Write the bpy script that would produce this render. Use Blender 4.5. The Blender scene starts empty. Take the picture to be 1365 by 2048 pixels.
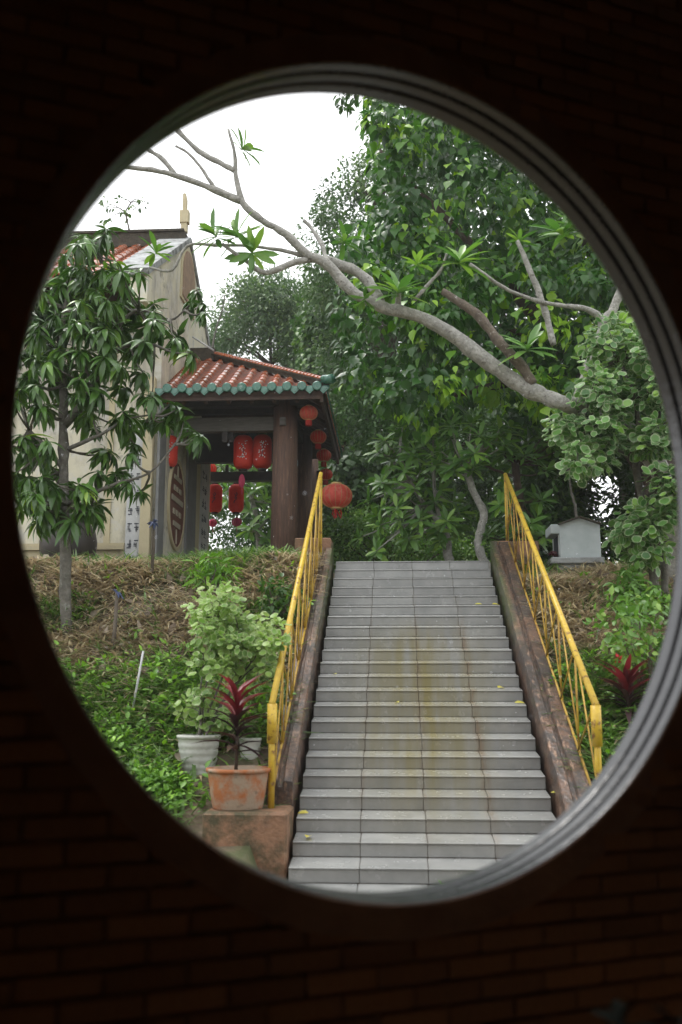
import bpy, math, random
import numpy as np
from mathutils import Vector, Matrix

R = math.radians
sc = bpy.context.scene
rng = np.random.default_rng(11)
random.seed(5)

# ------------------------------------------------------------------ camera
F, PITCH, YAW, EYE = 1950.0, 0.1806, -0.0566, 1.61      # focal length in photo pixels, angles in radians
cam_data = bpy.data.cameras.new('camera')
cam = bpy.data.objects.new('camera', cam_data)
sc.collection.objects.link(cam)
cam.location = (0, 0, EYE)
cam.rotation_euler = (math.pi / 2 + PITCH, 0, -YAW)
cam_data.sensor_fit = 'VERTICAL'
cam_data.sensor_height = 36.0
cam_data.lens = 36.0 * F / 2048
cam_data.clip_start = 0.05
cam_data.clip_end = 1500
cam_data.dof.use_dof = True
cam_data.dof.focus_distance = 15.0
cam_data.dof.aperture_fstop = 1.5
sc.camera = cam

# ------------------------------------------------------------------ sky, sun, exposure
SUN_EL, SUN_AZ = R(72), R(300)
world = bpy.data.worlds.new('World')
sc.world = world
world.use_nodes = True
wn = world.node_tree
wn.nodes.clear()
w_out = wn.nodes.new('ShaderNodeOutputWorld')
w_sky = wn.nodes.new('ShaderNodeTexSky')
w_sky.sky_type = 'NISHITA'
w_sky.sun_disc = False
w_sky.sun_elevation = SUN_EL
w_sky.sun_rotation = SUN_AZ
w_sky.dust_density = 4.0
w_bg = wn.nodes.new('ShaderNodeBackground')
w_bg.inputs['Strength'].default_value = 0.1
w_cloud = wn.nodes.new('ShaderNodeBackground')            # closed cloud cover
w_cloud.inputs['Color'].default_value = (0.985, 0.99, 1.0, 1)
w_cloud.inputs['Strength'].default_value = 1.5
w_mix = wn.nodes.new('ShaderNodeMixShader')
w_mix.inputs[0].default_value = 0.88
wn.links.new(w_sky.outputs[0], w_bg.inputs['Color'])
wn.links.new(w_bg.outputs[0], w_mix.inputs[1])
wn.links.new(w_cloud.outputs[0], w_mix.inputs[2])
wn.links.new(w_mix.outputs[0], w_out.inputs['Surface'])

sun_data = bpy.data.lights.new('sun', 'SUN')
sun_data.energy = 1.5
sun_data.angle = R(18)
sun_data.color = (1.0, 0.97, 0.93)
sun = bpy.data.objects.new('sun', sun_data)
sc.collection.objects.link(sun)
sd = Vector((math.sin(SUN_AZ) * math.cos(SUN_EL), math.cos(SUN_AZ) * math.cos(SUN_EL), math.sin(SUN_EL)))
sun.rotation_euler = sd.to_track_quat('Z', 'Y').to_euler()

sc.view_settings.view_transform = 'Standard'
sc.view_settings.look = 'None'
sc.view_settings.gamma = 1
sc.view_settings.exposure = 0.55
sc.view_settings.use_curve_mapping = False
sc.render.engine = 'CYCLES'
sc.cycles.use_denoising = True
sc.cycles.max_bounces = 7
sc.cycles.diffuse_bounces = 4
sc.cycles.glossy_bounces = 2
sc.cycles.transmission_bounces = 4
sc.cycles.transparent_max_bounces = 8
sc.cycles.volume_bounces = 1
sc.cycles.caustics_reflective = False
sc.cycles.caustics_refractive = False

# ------------------------------------------------------------------ helpers
def ray(px, py):
    X = (px - 682.5) / F
    V = (1024 - py) / F
    yr = math.cos(PITCH) - V * math.sin(PITCH)
    z = math.sin(PITCH) + V * math.cos(PITCH)
    return X * math.cos(YAW) + yr * math.sin(YAW), -X * math.sin(YAW) + yr * math.cos(YAW), z

def at(px, py, Y):
    x, y, z = ray(px, py)
    t = Y / y
    return np.array([x * t, Y, EYE + z * t])

def atX(px, py, Xw):
    x, y, z = ray(px, py)
    t = Xw / x
    return np.array([Xw, y * t, EYE + z * t])

def at_many(P, Y):
    X = (P[:, 0] - 682.5) / F
    V = (1024 - P[:, 1]) / F
    yr = math.cos(PITCH) - V * math.sin(PITCH)
    z = math.sin(PITCH) + V * math.cos(PITCH)
    x = X * math.cos(YAW) + yr * math.sin(YAW)
    y = -X * math.sin(YAW) + yr * math.cos(YAW)
    t = Y / y
    return np.stack([x * t, Y, EYE + z * t], -1)

def tag(o, label=None, cat=None, group=None, kind=None):
    if label: o['label'] = label
    if cat: o['category'] = cat
    if group: o['group'] = group
    if kind: o['kind'] = kind
    return o

def link(o, parent=None):
    sc.collection.objects.link(o)
    if parent is not None:
        o.parent = parent
    return o

def empty(name, loc=(0, 0, 0), rz=0.0, label=None, cat=None, group=None, kind=None, parent=None):
    o = bpy.data.objects.new(name, None)
    o.empty_display_size = 0.1
    link(o, parent)
    o.location = [float(c) for c in loc]
    o.rotation_euler = (0, 0, rz)
    return tag(o, label, cat, group, kind)

def inst(name, me, parent, loc=(0, 0, 0), rot=(0, 0, 0), scale=(1, 1, 1)):
    o = bpy.data.objects.new(name, me)
    link(o, parent)
    o.location = [float(c) for c in loc]
    o.rotation_euler = rot
    o.scale = scale
    return o

class MB:
    """collects shapes into one mesh"""
    def __init__(self):
        self.v = []
        self.f = []
    def add(self, vs, fs):
        b = len(self.v)
        self.v.extend([tuple(float(c) for c in p) for p in vs])
        self.f.extend([tuple(i + b for i in f) for f in fs])
    def box(self, c, s, M=None):
        hx, hy, hz = s[0] / 2, s[1] / 2, s[2] / 2
        vs = [Vector((sx * hx, sy * hy, sz * hz)) for sz in (-1, 1) for sy in (-1, 1) for sx in (-1, 1)]
        if M is not None:
            vs = [M @ v for v in vs]
        vs = [v + Vector(c) for v in vs]
        self.add(vs, [(0, 2, 3, 1), (4, 5, 7, 6), (0, 1, 5, 4), (2, 6, 7, 3), (0, 4, 6, 2), (1, 3, 7, 5)])
        return self
    def b2(self, lo, hi):
        return self.box([(a + b) / 2 for a, b in zip(lo, hi)], [b - a for a, b in zip(lo, hi)])
    def bev(self, lo, hi, b):
        """box with chamfered vertical and top edges (rounded look)"""
        x0, y0, z0 = lo; x1, y1, z1 = hi
        def ring(d, z):
            return [(x0 + b + d, y0 + d, z), (x1 - b - d, y0 + d, z), (x1 - d, y0 + b + d, z), (x1 - d, y1 - b - d, z),
                    (x1 - b - d, y1 - d, z), (x0 + b + d, y1 - d, z), (x0 + d, y1 - b - d, z), (x0 + d, y0 + b + d, z)]
        vs = ring(b, z0) + ring(0, z0 + b) + ring(0, z1 - b) + ring(b, z1)
        fs = [tuple(range(7, -1, -1)), tuple(range(24, 32))]
        for k in range(3):
            for i in range(8):
                j = (i + 1) % 8
                fs.append((k * 8 + i, k * 8 + j, k * 8 + 8 + j, k * 8 + 8 + i))
        self.add(vs, fs)
        return self
    def tube(self, path, rad, n=8, cap=True):
        path = [Vector([float(c) for c in p]) for p in path]
        if not hasattr(rad, '__len__'):
            rad = [rad] * len(path)
        vs, fs = [], []
        prev = None
        for i, p in enumerate(path):
            a = path[max(i - 1, 0)]
            b = path[min(i + 1, len(path) - 1)]
            d = (b - a).normalized()
            if prev is None:
                ref = Vector((0, 0, 1)) if abs(d.z) < 0.9 else Vector((1, 0, 0))
                x = d.cross(ref).normalized()
            else:
                x = (prev - d * prev.dot(d)).normalized()
            prev = x
            y = d.cross(x)
            for k in range(n):
                t = 2 * math.pi * k / n
                vs.append(p + (x * math.cos(t) + y * math.sin(t)) * rad[i])
        for i in range(len(path) - 1):
            for k in range(n):
                j = (k + 1) % n
                fs.append((i * n + k, i * n + j, (i + 1) * n + j, (i + 1) * n + k))
        if cap:
            fs.append(tuple(range(n - 1, -1, -1)))
            fs.append(tuple(range((len(path) - 1) * n, len(path) * n)))
        self.add(vs, fs)
        return self
    def lathe(self, prof, n=24, c=(0, 0, 0), scallop=0.0, k=0):
        vs, fs = [], []
        for r, z in prof:
            for i in range(n):
                t = 2 * math.pi * i / n
                rr = r * (1 - scallop * abs(math.sin(t * k / 2)) if k else 1)
                vs.append((c[0] + rr * math.cos(t), c[1] + rr * math.sin(t), c[2] + z))
        for a in range(len(prof) - 1):
            for i in range(n):
                j = (i + 1) % n
                fs.append((a * n + i, a * n + j, (a + 1) * n + j, (a + 1) * n + i))
        fs.append(tuple(range(n - 1, -1, -1)))
        fs.append(tuple(range((len(prof) - 1) * n, len(prof) * n)))
        self.add(vs, fs)
        return self
    def prism(self, poly, axis, a, b):
        """polygon of (p, q) extruded along axis from a to b"""
        def pt(p, q, t):
            return {'x': (t, p, q), 'y': (p, t, q), 'z': (p, q, t)}[axis]
        n = len(poly)
        vs = [pt(p, q, a) for p, q in poly] + [pt(p, q, b) for p, q in poly]
        fs = [tuple(range(n)), tuple(range(2 * n - 1, n - 1, -1))]
        for i in range(n):
            j = (i + 1) % n
            fs.append((i, i + n, j + n, j))
        self.add(vs, fs)
        return self
    def mesh(self, name, mat=None, smooth=False):
        me = bpy.data.meshes.new(name)
        me.from_pydata(self.v, [], self.f)
        if mat: me.materials.append(mat)
        if smooth:
            me.polygons.foreach_set('use_smooth', [True] * len(me.polygons))
        me.update()
        return me
    def build(self, name, mat=None, parent=None, smooth=False):
        o = bpy.data.objects.new(name, self.mesh(name, mat, smooth))
        return link(o, parent)

def recalc(o):
    import bmesh
    bm = bmesh.new()
    bm.from_mesh(o.data)
    bmesh.ops.recalc_face_normals(bm, faces=bm.faces)
    bm.to_mesh(o.data)
    bm.free()
    return o

def smooth_path(pts, rad, k=4, wob=0.0):
    """Catmull-Rom through pts, radii interpolated"""
    pts = [np.array(p, float) for p in pts]
    P = [2 * pts[0] - pts[1]] + pts + [2 * pts[-1] - pts[-2]]
    op, orad = [], []
    for i in range(1, len(P) - 2):
        for s in range(k):
            t = s / k
            a, b, c, d = P[i - 1], P[i], P[i + 1], P[i + 2]
            q = 0.5 * (2 * b + (c - a) * t + (2 * a - 5 * b + 4 * c - d) * t * t + (3 * b - a - 3 * c + d) * t ** 3)
            r = rad[i - 1] * (1 - t) + rad[i] * t
            op.append(q + rng.normal(0, wob, 3) * r)
            orad.append(r * (1 + rng.normal(0, 0.085)))
    op.append(pts[-1]); orad.append(rad[-1])
    return op, orad

# ------------------------------------------------------------------ materials
def new_mat(name):
    m = bpy.data.materials.new(name)
    m.use_nodes = True
    nt = m.node_tree
    nt.nodes.clear()
    out = nt.nodes.new('ShaderNodeOutputMaterial')
    return m, nt, out

def N(nt, t, **kw):
    n = nt.nodes.new(t)
    for k, v in kw.items():
        if k in n.inputs.keys():
            n.inputs[k].default_value = v
        else:
            setattr(n, k, v)
    return n

def rgba(c):
    return (c[0], c[1], c[2], 1.0)

def coord(nt, mode, scale=(1, 1, 1)):
    mp = N(nt, 'ShaderNodeMapping')
    mp.inputs['Scale'].default_value = scale
    if mode == 'world':
        g = N(nt, 'ShaderNodeNewGeometry')
        nt.links.new(g.outputs['Position'], mp.inputs['Vector'])
    else:
        g = N(nt, 'ShaderNodeTexCoord')
        nt.links.new(g.outputs['Object'], mp.inputs['Vector'])
    return mp.outputs['Vector']

def noise_fac(nt, vec, scale, detail=5, rough=0.6, lo=0.35, hi=0.65):
    n = N(nt, 'ShaderNodeTexNoise', Scale=scale, Detail=detail, Roughness=rough)
    nt.links.new(vec, n.inputs['Vector'])
    m = N(nt, 'ShaderNodeMapRange')
    m.inputs['From Min'].default_value = lo
    m.inputs['From Max'].default_value = hi
    nt.links.new(n.outputs['Fac'], m.inputs['Value'])
    return m.outputs['Result'], n.outputs['Fac']

def mixc(nt, fac, a, b):
    m = N(nt, 'ShaderNodeMix', data_type='RGBA')
    for sock, val in ((m.inputs['Factor'], fac), (m.inputs[6], a), (m.inputs[7], b)):
        if isinstance(val, (int, float)):
            sock.default_value = val
        elif isinstance(val, (tuple, list)):
            sock.default_value = rgba(val)
        else:
            nt.links.new(val, sock)
    return m.outputs[2]

def mth(nt, op, a, b=None, clamp=False):
    m = N(nt, 'ShaderNodeMath', operation=op, use_clamp=clamp)
    for i, val in enumerate((a, b)):
        if val is None: continue
        if isinstance(val, (int, float)):
            m.inputs[i].default_value = val
        else:
            nt.links.new(val, m.inputs[i])
    return m.outputs[0]

def surf(name, c1, c2=None, scale=6.0, rough=0.7, bump=0.0, bump_scale=40.0, stains=(), mode='world', stretch=(1, 1, 1),
         obj_var=0.0, spec=0.4, rough_var=0.0):
    """noise between c1 and c2; stains: (colour, scale, lo, hi, strength, stretch)"""
    m, nt, out = new_mat(name)
    b = N(nt, 'ShaderNodeBsdfPrincipled')
    b.inputs['Roughness'].default_value = rough
    b.inputs['Specular IOR Level'].default_value = spec
    vec = coord(nt, mode, stretch)
    col = rgba(c1)
    if c2 is not None:
        f, _ = noise_fac(nt, vec, scale)
        col = mixc(nt, f, c1, c2)
    for c, s, lo, hi, k, st in stains:
        v2 = coord(nt, mode, st)
        f, _ = noise_fac(nt, v2, s, 6, 0.65, lo, hi)
        col = mixc(nt, mth(nt, 'MULTIPLY', f, k, True), col, c)
    if obj_var:
        oi = N(nt, 'ShaderNodeObjectInfo')
        hs = N(nt, 'ShaderNodeHueSaturation')
        v = mth(nt, 'ADD', mth(nt, 'MULTIPLY', oi.outputs['Random'], 2 * obj_var), 1 - obj_var)
        nt.links.new(v, hs.inputs['Value'])
        if isinstance(col, tuple): hs.inputs['Color'].default_value = col
        else: nt.links.new(col, hs.inputs['Color'])
        col = hs.outputs['Color']
    if isinstance(col, tuple): b.inputs['Base Color'].default_value = col
    else: nt.links.new(col, b.inputs['Base Color'])
    if rough_var:
        f, _ = noise_fac(nt, vec, scale * 2)
        nt.links.new(mth(nt, 'ADD', mth(nt, 'MULTIPLY', f, rough_var), rough - rough_var / 2), b.inputs['Roughness'])
    if bump:
        n = N(nt, 'ShaderNodeTexNoise', Scale=bump_scale, Detail=6.0)
        nt.links.new(vec, n.inputs['Vector'])
        bp = N(nt, 'ShaderNodeBump', Strength=bump, Distance=0.02)
        nt.links.new(n.outputs['Fac'], bp.inputs['Height'])
        nt.links.new(bp.outputs['Normal'], b.inputs['Normal'])
    nt.links.new(b.outputs[0], out.inputs['Surface'])
    return m

def leaf_mat(name, stops, rough=0.38, trans=0.3, spec=0.5, rim=None):
    """leaf colour picked per leaf by the attribute rnd; rim = pale border colour"""
    m, nt, out = new_mat(name)
    a = N(nt, 'ShaderNodeAttribute', attribute_name='rnd')
    r = N(nt, 'ShaderNodeValToRGB')
    els = r.color_ramp.elements
    els[0].position, els[0].color = stops[0][0], rgba(stops[0][1])
    els[1].position, els[1].color = stops[-1][0], rgba(stops[-1][1])
    for p, c in stops[1:-1]:
        e = els.new(p); e.color = rgba(c)
    nt.links.new(a.outputs['Fac'], r.inputs['Fac'])
    col = r.outputs['Color']
    if rim is not None:
        e = N(nt, 'ShaderNodeAttribute', attribute_name='rim')
        vec = coord(nt, 'world')
        _, nf = noise_fac(nt, vec, 45, 3)
        f = mth(nt, 'ADD', mth(nt, 'MULTIPLY', e.outputs['Fac'], 1.7), mth(nt, 'SUBTRACT', nf, 1.5), True)
        col = mixc(nt, mth(nt, 'MULTIPLY', f, 1.6, True), col, rim)
    b = N(nt, 'ShaderNodeBsdfPrincipled')
    b.inputs['Roughness'].default_value = rough
    b.inputs['Specular IOR Level'].default_value = spec
    nt.links.new(col, b.inputs['Base Color'])
    t = N(nt, 'ShaderNodeBsdfTranslucent')
    hs = N(nt, 'ShaderNodeHueSaturation', Value=1.5, Saturation=1.1)
    nt.links.new(col, hs.inputs['Color'])
    nt.links.new(hs.outputs['Color'], t.inputs['Color'])
    mx = N(nt, 'ShaderNodeMixShader')
    mx.inputs[0].default_value = trans
    nt.links.new(b.outputs[0], mx.inputs[1])
    nt.links.new(t.outputs[0], mx.inputs[2])
    nt.links.new(mx.outputs[0], out.inputs['Surface'])
    return m

M = {}
M['brick'] = surf('brick', (0.30, 0.15, 0.065), (0.20, 0.095, 0.045), 14, 0.85, 0.6, 60, mode='object', obj_var=0.25)
M['mortar'] = surf('mortar', (0.20, 0.11, 0.06), (0.14, 0.08, 0.045), 20, 0.9, 0.5, 60)
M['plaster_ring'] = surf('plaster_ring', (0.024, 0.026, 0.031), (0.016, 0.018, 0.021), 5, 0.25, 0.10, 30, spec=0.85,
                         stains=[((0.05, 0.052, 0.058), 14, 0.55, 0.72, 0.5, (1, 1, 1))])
M['ring_face'] = surf('ring_face', (0.21, 0.125, 0.08), (0.15, 0.085, 0.055), 6, 0.8, 0.3, 30)
M['room'] = surf('room', (0.50, 0.36, 0.25), (0.44, 0.31, 0.215), 3, 0.9, 0.2)
M['soil'] = surf('soil', (0.17, 0.13, 0.09), (0.11, 0.085, 0.06), 5, 0.95, 0.8, 18,
                 stains=[((0.05, 0.07, 0.022), 1.2, 0.48, 0.62, 0.8, (1, 1, 1))])
M['concrete_dark'] = surf('concrete_dark', (0.12, 0.09, 0.07), (0.06, 0.05, 0.04), 8, 0.85, 0.4)
M['terracotta_block'] = surf('terracotta_block', (0.28, 0.155, 0.09), (0.18, 0.10, 0.06), 7, 0.75, 0.6, 30,
                             stains=[((0.06, 0.06, 0.03), 3.5, 0.44, 0.6, 0.9, (1, 1, 1)), ((0.38, 0.25, 0.16), 9, 0.58, 0.7, 0.5, (1, 1, 1))])
M['yellow_paint'] = surf('yellow_paint', (0.60, 0.42, 0.045), (0.50, 0.33, 0.035), 9, 0.33, 0.15, 60,
                         stains=[((0.17, 0.07, 0.028), 13, 0.55, 0.64, 0.9, (1, 1, 1)), ((0.66, 0.58, 0.32), 22, 0.62, 0.75, 0.6, (1, 1, 1))])
M['yellow_thin'] = surf('yellow_thin', (0.50, 0.33, 0.04), (0.33, 0.19, 0.03), 6, 0.45, 0.1, 60,
                        stains=[((0.13, 0.055, 0.025), 7, 0.53, 0.66, 0.9, (1, 1, 1))])
M['cream'] = surf('cream', (0.64, 0.605, 0.47), (0.56, 0.53, 0.41), 1.5, 0.85, 0.25, 25,
                  stains=[((0.30, 0.285, 0.25), 1.3, 0.46, 0.62, 0.75, (1, 1, 0.5)), ((0.56, 0.55, 0.51), 3.5, 0.50, 0.60, 0.65, (1, 1, 1)),
                          ((0.18, 0.175, 0.16), 4, 0.58, 0.70, 0.6, (1.4, 1.4, 0.4)), ((0.09, 0.09, 0.085), 2.2, 0.58, 0.66, 0.6, (1, 1, 1))])
M['cream_trim'] = surf('cream_trim', (0.52, 0.46, 0.30), (0.46, 0.40, 0.26), 3, 0.8, 0.2,
                       stains=[((0.2, 0.19, 0.16), 5, 0.58, 0.72, 0.5, (1, 1, 0.4))])
M['weathered_cement'] = surf('weathered_cement', (0.36, 0.38, 0.38), (0.22, 0.23, 0.23), 3, 0.8, 0.4, 30,
                             stains=[((0.07, 0.07, 0.065), 5, 0.5, 0.64, 0.9, (1, 1, 1))])
M['whitewash'] = surf('whitewash', (0.56, 0.57, 0.56), (0.47, 0.48, 0.48), 3, 0.75, 0.2,
                      stains=[((0.25, 0.24, 0.21), 6, 0.58, 0.72, 0.5, (1, 1, 0.4))])
M['arch_tan'] = surf('arch_tan', (0.30, 0.20, 0.13), (0.22, 0.15, 0.10), 6, 0.8, 0.2)
M['grey_panel'] = surf('grey_panel', (0.20, 0.205, 0.205), (0.15, 0.15, 0.15), 3, 0.65, 0.2)
M['ink'] = surf('ink', (0.035, 0.04, 0.055), rough=0.6)
M['black_wood'] = surf('black_wood', (0.022, 0.018, 0.016), (0.035, 0.028, 0.024), 8, 0.6, 0.3, stretch=(1, 1, 1))
M['grey_wood'] = surf('grey_wood', (0.12, 0.11, 0.10), (0.075, 0.07, 0.062), 8, 0.75, 0.4, stretch=(0.6, 6, 6))
M['old_wood'] = surf('old_wood', (0.135, 0.075, 0.052), (0.085, 0.05, 0.037), 7, 0.7, 0.6, 30, stretch=(4, 4, 0.35),
                     stains=[((0.20, 0.115, 0.075), 12, 0.55, 0.66, 0.8, (3, 3, 0.25)), ((0.045, 0.03, 0.025), 9, 0.56, 0.68, 0.8, (3, 3, 0.3))])
M['rafter'] = surf('rafter', (0.07, 0.04, 0.028), (0.04, 0.025, 0.018), 9, 0.75, 0.3)
M['tile_orange'] = surf('tile_orange', (0.38, 0.095, 0.03), (0.26, 0.06, 0.022), 9, 0.16, 0.15, 40, mode='object', obj_var=0.3, spec=0.7,
                        stains=[((0.40, 0.33, 0.27), 9, 0.5, 0.66, 0.75, (1, 1, 1)), ((0.07, 0.045, 0.03), 14, 0.55, 0.68, 0.8, (1, 1, 1))])
M['tile_pan'] = surf('tile_pan', (0.30, 0.08, 0.028), (0.18, 0.05, 0.02), 12, 0.28, 0.1, spec=0.6,
                     stains=[((0.09, 0.05, 0.03), 3, 0.5, 0.68, 0.8, (1, 1, 1))])
M['tile_green'] = surf('tile_green', (0.035, 0.13, 0.09), (0.05, 0.18, 0.13), 16, 0.2, 0.3, 50, mode='object', obj_var=0.15, spec=0.7,
                       stains=[((0.25, 0.36, 0.30), 30, 0.57, 0.68, 0.6, (1, 1, 1))])
M['old_ridge'] = surf('old_ridge', (0.035, 0.030, 0.022), (0.07, 0.06, 0.042), 12, 0.85, 0.6, 30,
                      stains=[((0.04, 0.04, 0.03), 8, 0.5, 0.65, 0.8, (1, 1, 1))])
M['lantern_red'] = surf('lantern_red', (0.46, 0.035, 0.018), (0.38, 0.025, 0.014), 5, 0.5, 0.1, mode='object', obj_var=0.15)
M['lantern_pale'] = surf('lantern_pale', (0.56, 0.11, 0.085), (0.46, 0.065, 0.05), 6, 0.55, 0.1, mode='object', obj_var=0.1,
                         stains=[((0.55, 0.23, 0.19), 9, 0.5, 0.66, 0.7, (1, 1, 1))])
for k_, f_ in (('lantern_red', 1.8), ('lantern_pale', 1.6)):
    nt_ = M[k_].node_tree
    b_ = [q for q in nt_.nodes if q.type == 'BSDF_PRINCIPLED'][0]
    o_ = [q for q in nt_.nodes if q.type == 'OUTPUT_MATERIAL'][0]
    src = b_.inputs['Base Color'].links[0].from_socket
    hs_ = N(nt_, 'ShaderNodeHueSaturation', Value=f_)
    nt_.links.new(src, hs_.inputs['Color']); nt_.links.new(hs_.outputs[0], b_.inputs['Base Color'])
    t_ = N(nt_, 'ShaderNodeBsdfTranslucent'); nt_.links.new(hs_.outputs[0], t_.inputs['Color'])
    x_ = N(nt_, 'ShaderNodeMixShader'); x_.inputs[0].default_value = .35 if k_ == 'lantern_red' else .55
    nt_.links.new(b_.outputs[0], x_.inputs[1]); nt_.links.new(t_.outputs[0], x_.inputs[2]); nt_.links.new(x_.outputs[0], o_.inputs['Surface'])
M['gold'] = surf('gold', (0.55, 0.38, 0.16), rough=0.4)
M['tassel'] = surf('tassel', (0.42, 0.025, 0.018), (0.30, 0.018, 0.012), 30, 0.7)
M['pink'] = surf('pink', (0.60, 0.07, 0.16), (0.48, 0.04, 0.11), 12, 0.6)
M['white_dot'] = surf('white_dot', (0.75, 0.72, 0.68), rough=0.6)
M['medallion'] = surf('medallion', (0.155, 0.055, 0.035), (0.12, 0.045, 0.03), 5, 0.6)
M['medallion_bar'] = surf('medallion_bar', (0.42, 0.38, 0.29), (0.36, 0.33, 0.25), 5, 0.7)
M['jar'] = surf('jar', (0.022, 0.018, 0.016), (0.035, 0.026, 0.02), 5, 0.45, 0.1, spec=0.4)
M['shrine_white'] = surf('shrine_white', (0.46, 0.51, 0.52), (0.38, 0.43, 0.44), 4, 0.6, 0.1,
                         stains=[((0.3, 0.32, 0.3), 6, 0.6, 0.72, 0.4, (1, 1, 0.5))])
M['pot_white'] = surf('pot_white', (0.50, 0.51, 0.47), (0.40, 0.41, 0.37), 8, 0.5, 0.1,
                      stains=[((0.2, 0.21, 0.15), 7, 0.58, 0.7, 0.6, (1, 1, 1))])
M['pot_clay'] = surf('pot_clay', (0.40, 0.145, 0.05), (0.32, 0.11, 0.04), 6, 0.75, 0.3,
                     stains=[((0.33, 0.28, 0.21), 2.6, 0.46, 0.58, 0.85, (1, 1, 1)), ((0.10, 0.07, 0.045), 9, 0.57, 0.7, 0.7, (1, 1, 1))])
M['bark_pale'] = surf('bark_pale', (0.36, 0.355, 0.325), (0.17, 0.168, 0.15), 11, 0.8, 1.0, 28,
                      stains=[((0.40, 0.40, 0.37), 11, 0.55, 0.66, 0.8, (1, 1, 1)), ((0.07, 0.06, 0.05), 20, 0.57, 0.68, 0.8, (1, 1, 1))])
M['bark_grey'] = surf('bark_grey', (0.15, 0.14, 0.12), (0.085, 0.08, 0.065), 12, 0.9, 0.8, 40,
                      stains=[((0.24, 0.25, 0.22), 14, 0.57, 0.68, 0.7, (1, 1, 1))])
M['bark_dark'] = surf('bark_dark', (0.075, 0.055, 0.04), (0.045, 0.035, 0.027), 12, 0.9, 0.8, 40)
M['bark_brown'] = surf('bark_brown', (0.17, 0.14, 0.11), (0.09, 0.072, 0.058), 10, 0.85, 0.7, 40,
                       stains=[((0.35, 0.33, 0.29), 16, 0.58, 0.68, 0.8, (1, 1, 1))])
M['stake'] = surf('stake', (0.12, 0.10, 0.075), (0.08, 0.065, 0.05), 10, 0.85, 0.3)
M['blue_rag'] = surf('blue_rag', (0.05, 0.07, 0.16), (0.03, 0.04, 0.09), 12, 0.6)
M['pipe'] = surf('pipe', (0.5, 0.51, 0.52), (0.36, 0.37, 0.38), 9, 0.4)
M['plate_blue'] = surf('plate_blue', (0.36, 0.52, 0.58), rough=0.4)
M['plate_white'] = surf('plate_white', (0.55, 0.57, 0.57), rough=0.5)
M['tent_yellow'] = surf('tent_yellow', (0.62, 0.58, 0.22), rough=0.6)

# leaves (linear base colours; the ramp is picked leaf by leaf)
M['leaf_mango'] = leaf_mat('leaf_mango', [(0, (0.039, 0.096, 0.017)), (0.6, (0.070, 0.159, 0.024)), (0.88, (0.122, 0.243, 0.030)), (1, (0.244, 0.381, 0.043))], 0.28, 0.18)
M['leaf_bodhi'] = leaf_mat('leaf_bodhi', [(0, (0.023, 0.075, 0.014)), (0.55, (0.043, 0.130, 0.017)), (0.82, (0.106, 0.257, 0.022)), (1, (0.258, 0.449, 0.037))], 0.32, 0.3)
M['leaf_plumeria'] = leaf_mat('leaf_plumeria', [(0, (0.065, 0.161, 0.031)), (0.7, (0.121, 0.251, 0.047)), (1, (0.223, 0.376, 0.062))], 0.34, 0.28)
M['leaf_far'] = leaf_mat('leaf_far', [(0, (0.048, 0.098, 0.035)), (0.7, (0.084, 0.154, 0.051)), (1, (0.143, 0.228, 0.068))], 0.5, 0.25)
M['leaf_wood'] = leaf_mat('leaf_wood', [(0, (0.028, 0.076, 0.015)), (0.7, (0.054, 0.131, 0.023)), (1, (0.116, 0.226, 0.032))], 0.42, 0.25)
M['leaf_light'] = leaf_mat('leaf_light', [(0, (0.076, 0.163, 0.031)), (0.7, (0.126, 0.260, 0.047)), (1, (0.235, 0.375, 0.073))], 0.42, 0.3)
M['leaf_varieg'] = leaf_mat('leaf_varieg', [(0, (0.067, 0.171, 0.047)), (0.7, (0.126, 0.269, 0.062)), (1, (0.270, 0.471, 0.073))], 0.4, 0.25, rim=(0.36, 0.43, 0.26))
M['leaf_pot_varieg'] = leaf_mat('leaf_pot_varieg', [(0, (0.134, 0.254, 0.058)), (0.6, (0.270, 0.427, 0.099)), (1, (0.288, 0.385, 0.128))], 0.42, 0.3, rim=(0.400, 0.476, 0.240))
M['leaf_weed'] = leaf_mat('leaf_weed', [(0, (0.087, 0.196, 0.029)), (0.6, (0.153, 0.323, 0.041)), (1, (0.283, 0.508, 0.062))], 0.45, 0.3)
M['leaf_red'] = leaf_mat('leaf_red', [(0, (0.07, 0.012, 0.016)), (1, (0.24, 0.035, 0.045))], 0.4, 0.25)
M['leaf_purple'] = leaf_mat('leaf_purple', [(0, (0.022, 0.014, 0.016)), (0.7, (0.05, 0.02, 0.024)), (1, (0.07, 0.045, 0.03))], 0.6, 0.15, 0.2)
M['straw'] = leaf_mat('straw', [(0, (0.230, 0.175, 0.113)), (0.35, (0.414, 0.333, 0.214)), (0.8, (0.598, 0.520, 0.356)), (1, (0.713, 0.653, 0.487))], 0.8, 0.3, 0.2)
M['grass'] = leaf_mat('grass', [(0, (0.056, 0.115, 0.025)), (0.6, (0.106, 0.207, 0.040)), (1, (0.200, 0.333, 0.060))], 0.5, 0.3)
M['litter'] = leaf_mat('litter', [(0, (0.08, 0.06, 0.042)), (0.6, (0.19, 0.15, 0.11)), (1, (0.33, 0.28, 0.22))], 0.75, 0.1)
M['leaf_yellow'] = leaf_mat('leaf_yellow', [(0, (0.42, 0.40, 0.05)), (1, (0.60, 0.52, 0.08))], 0.5, 0.2)
M['flower_red'] = leaf_mat('flower_red', [(0, (0.5, 0.02, 0.03)), (1, (0.6, 0.05, 0.06))], 0.5, 0.2)

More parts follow.
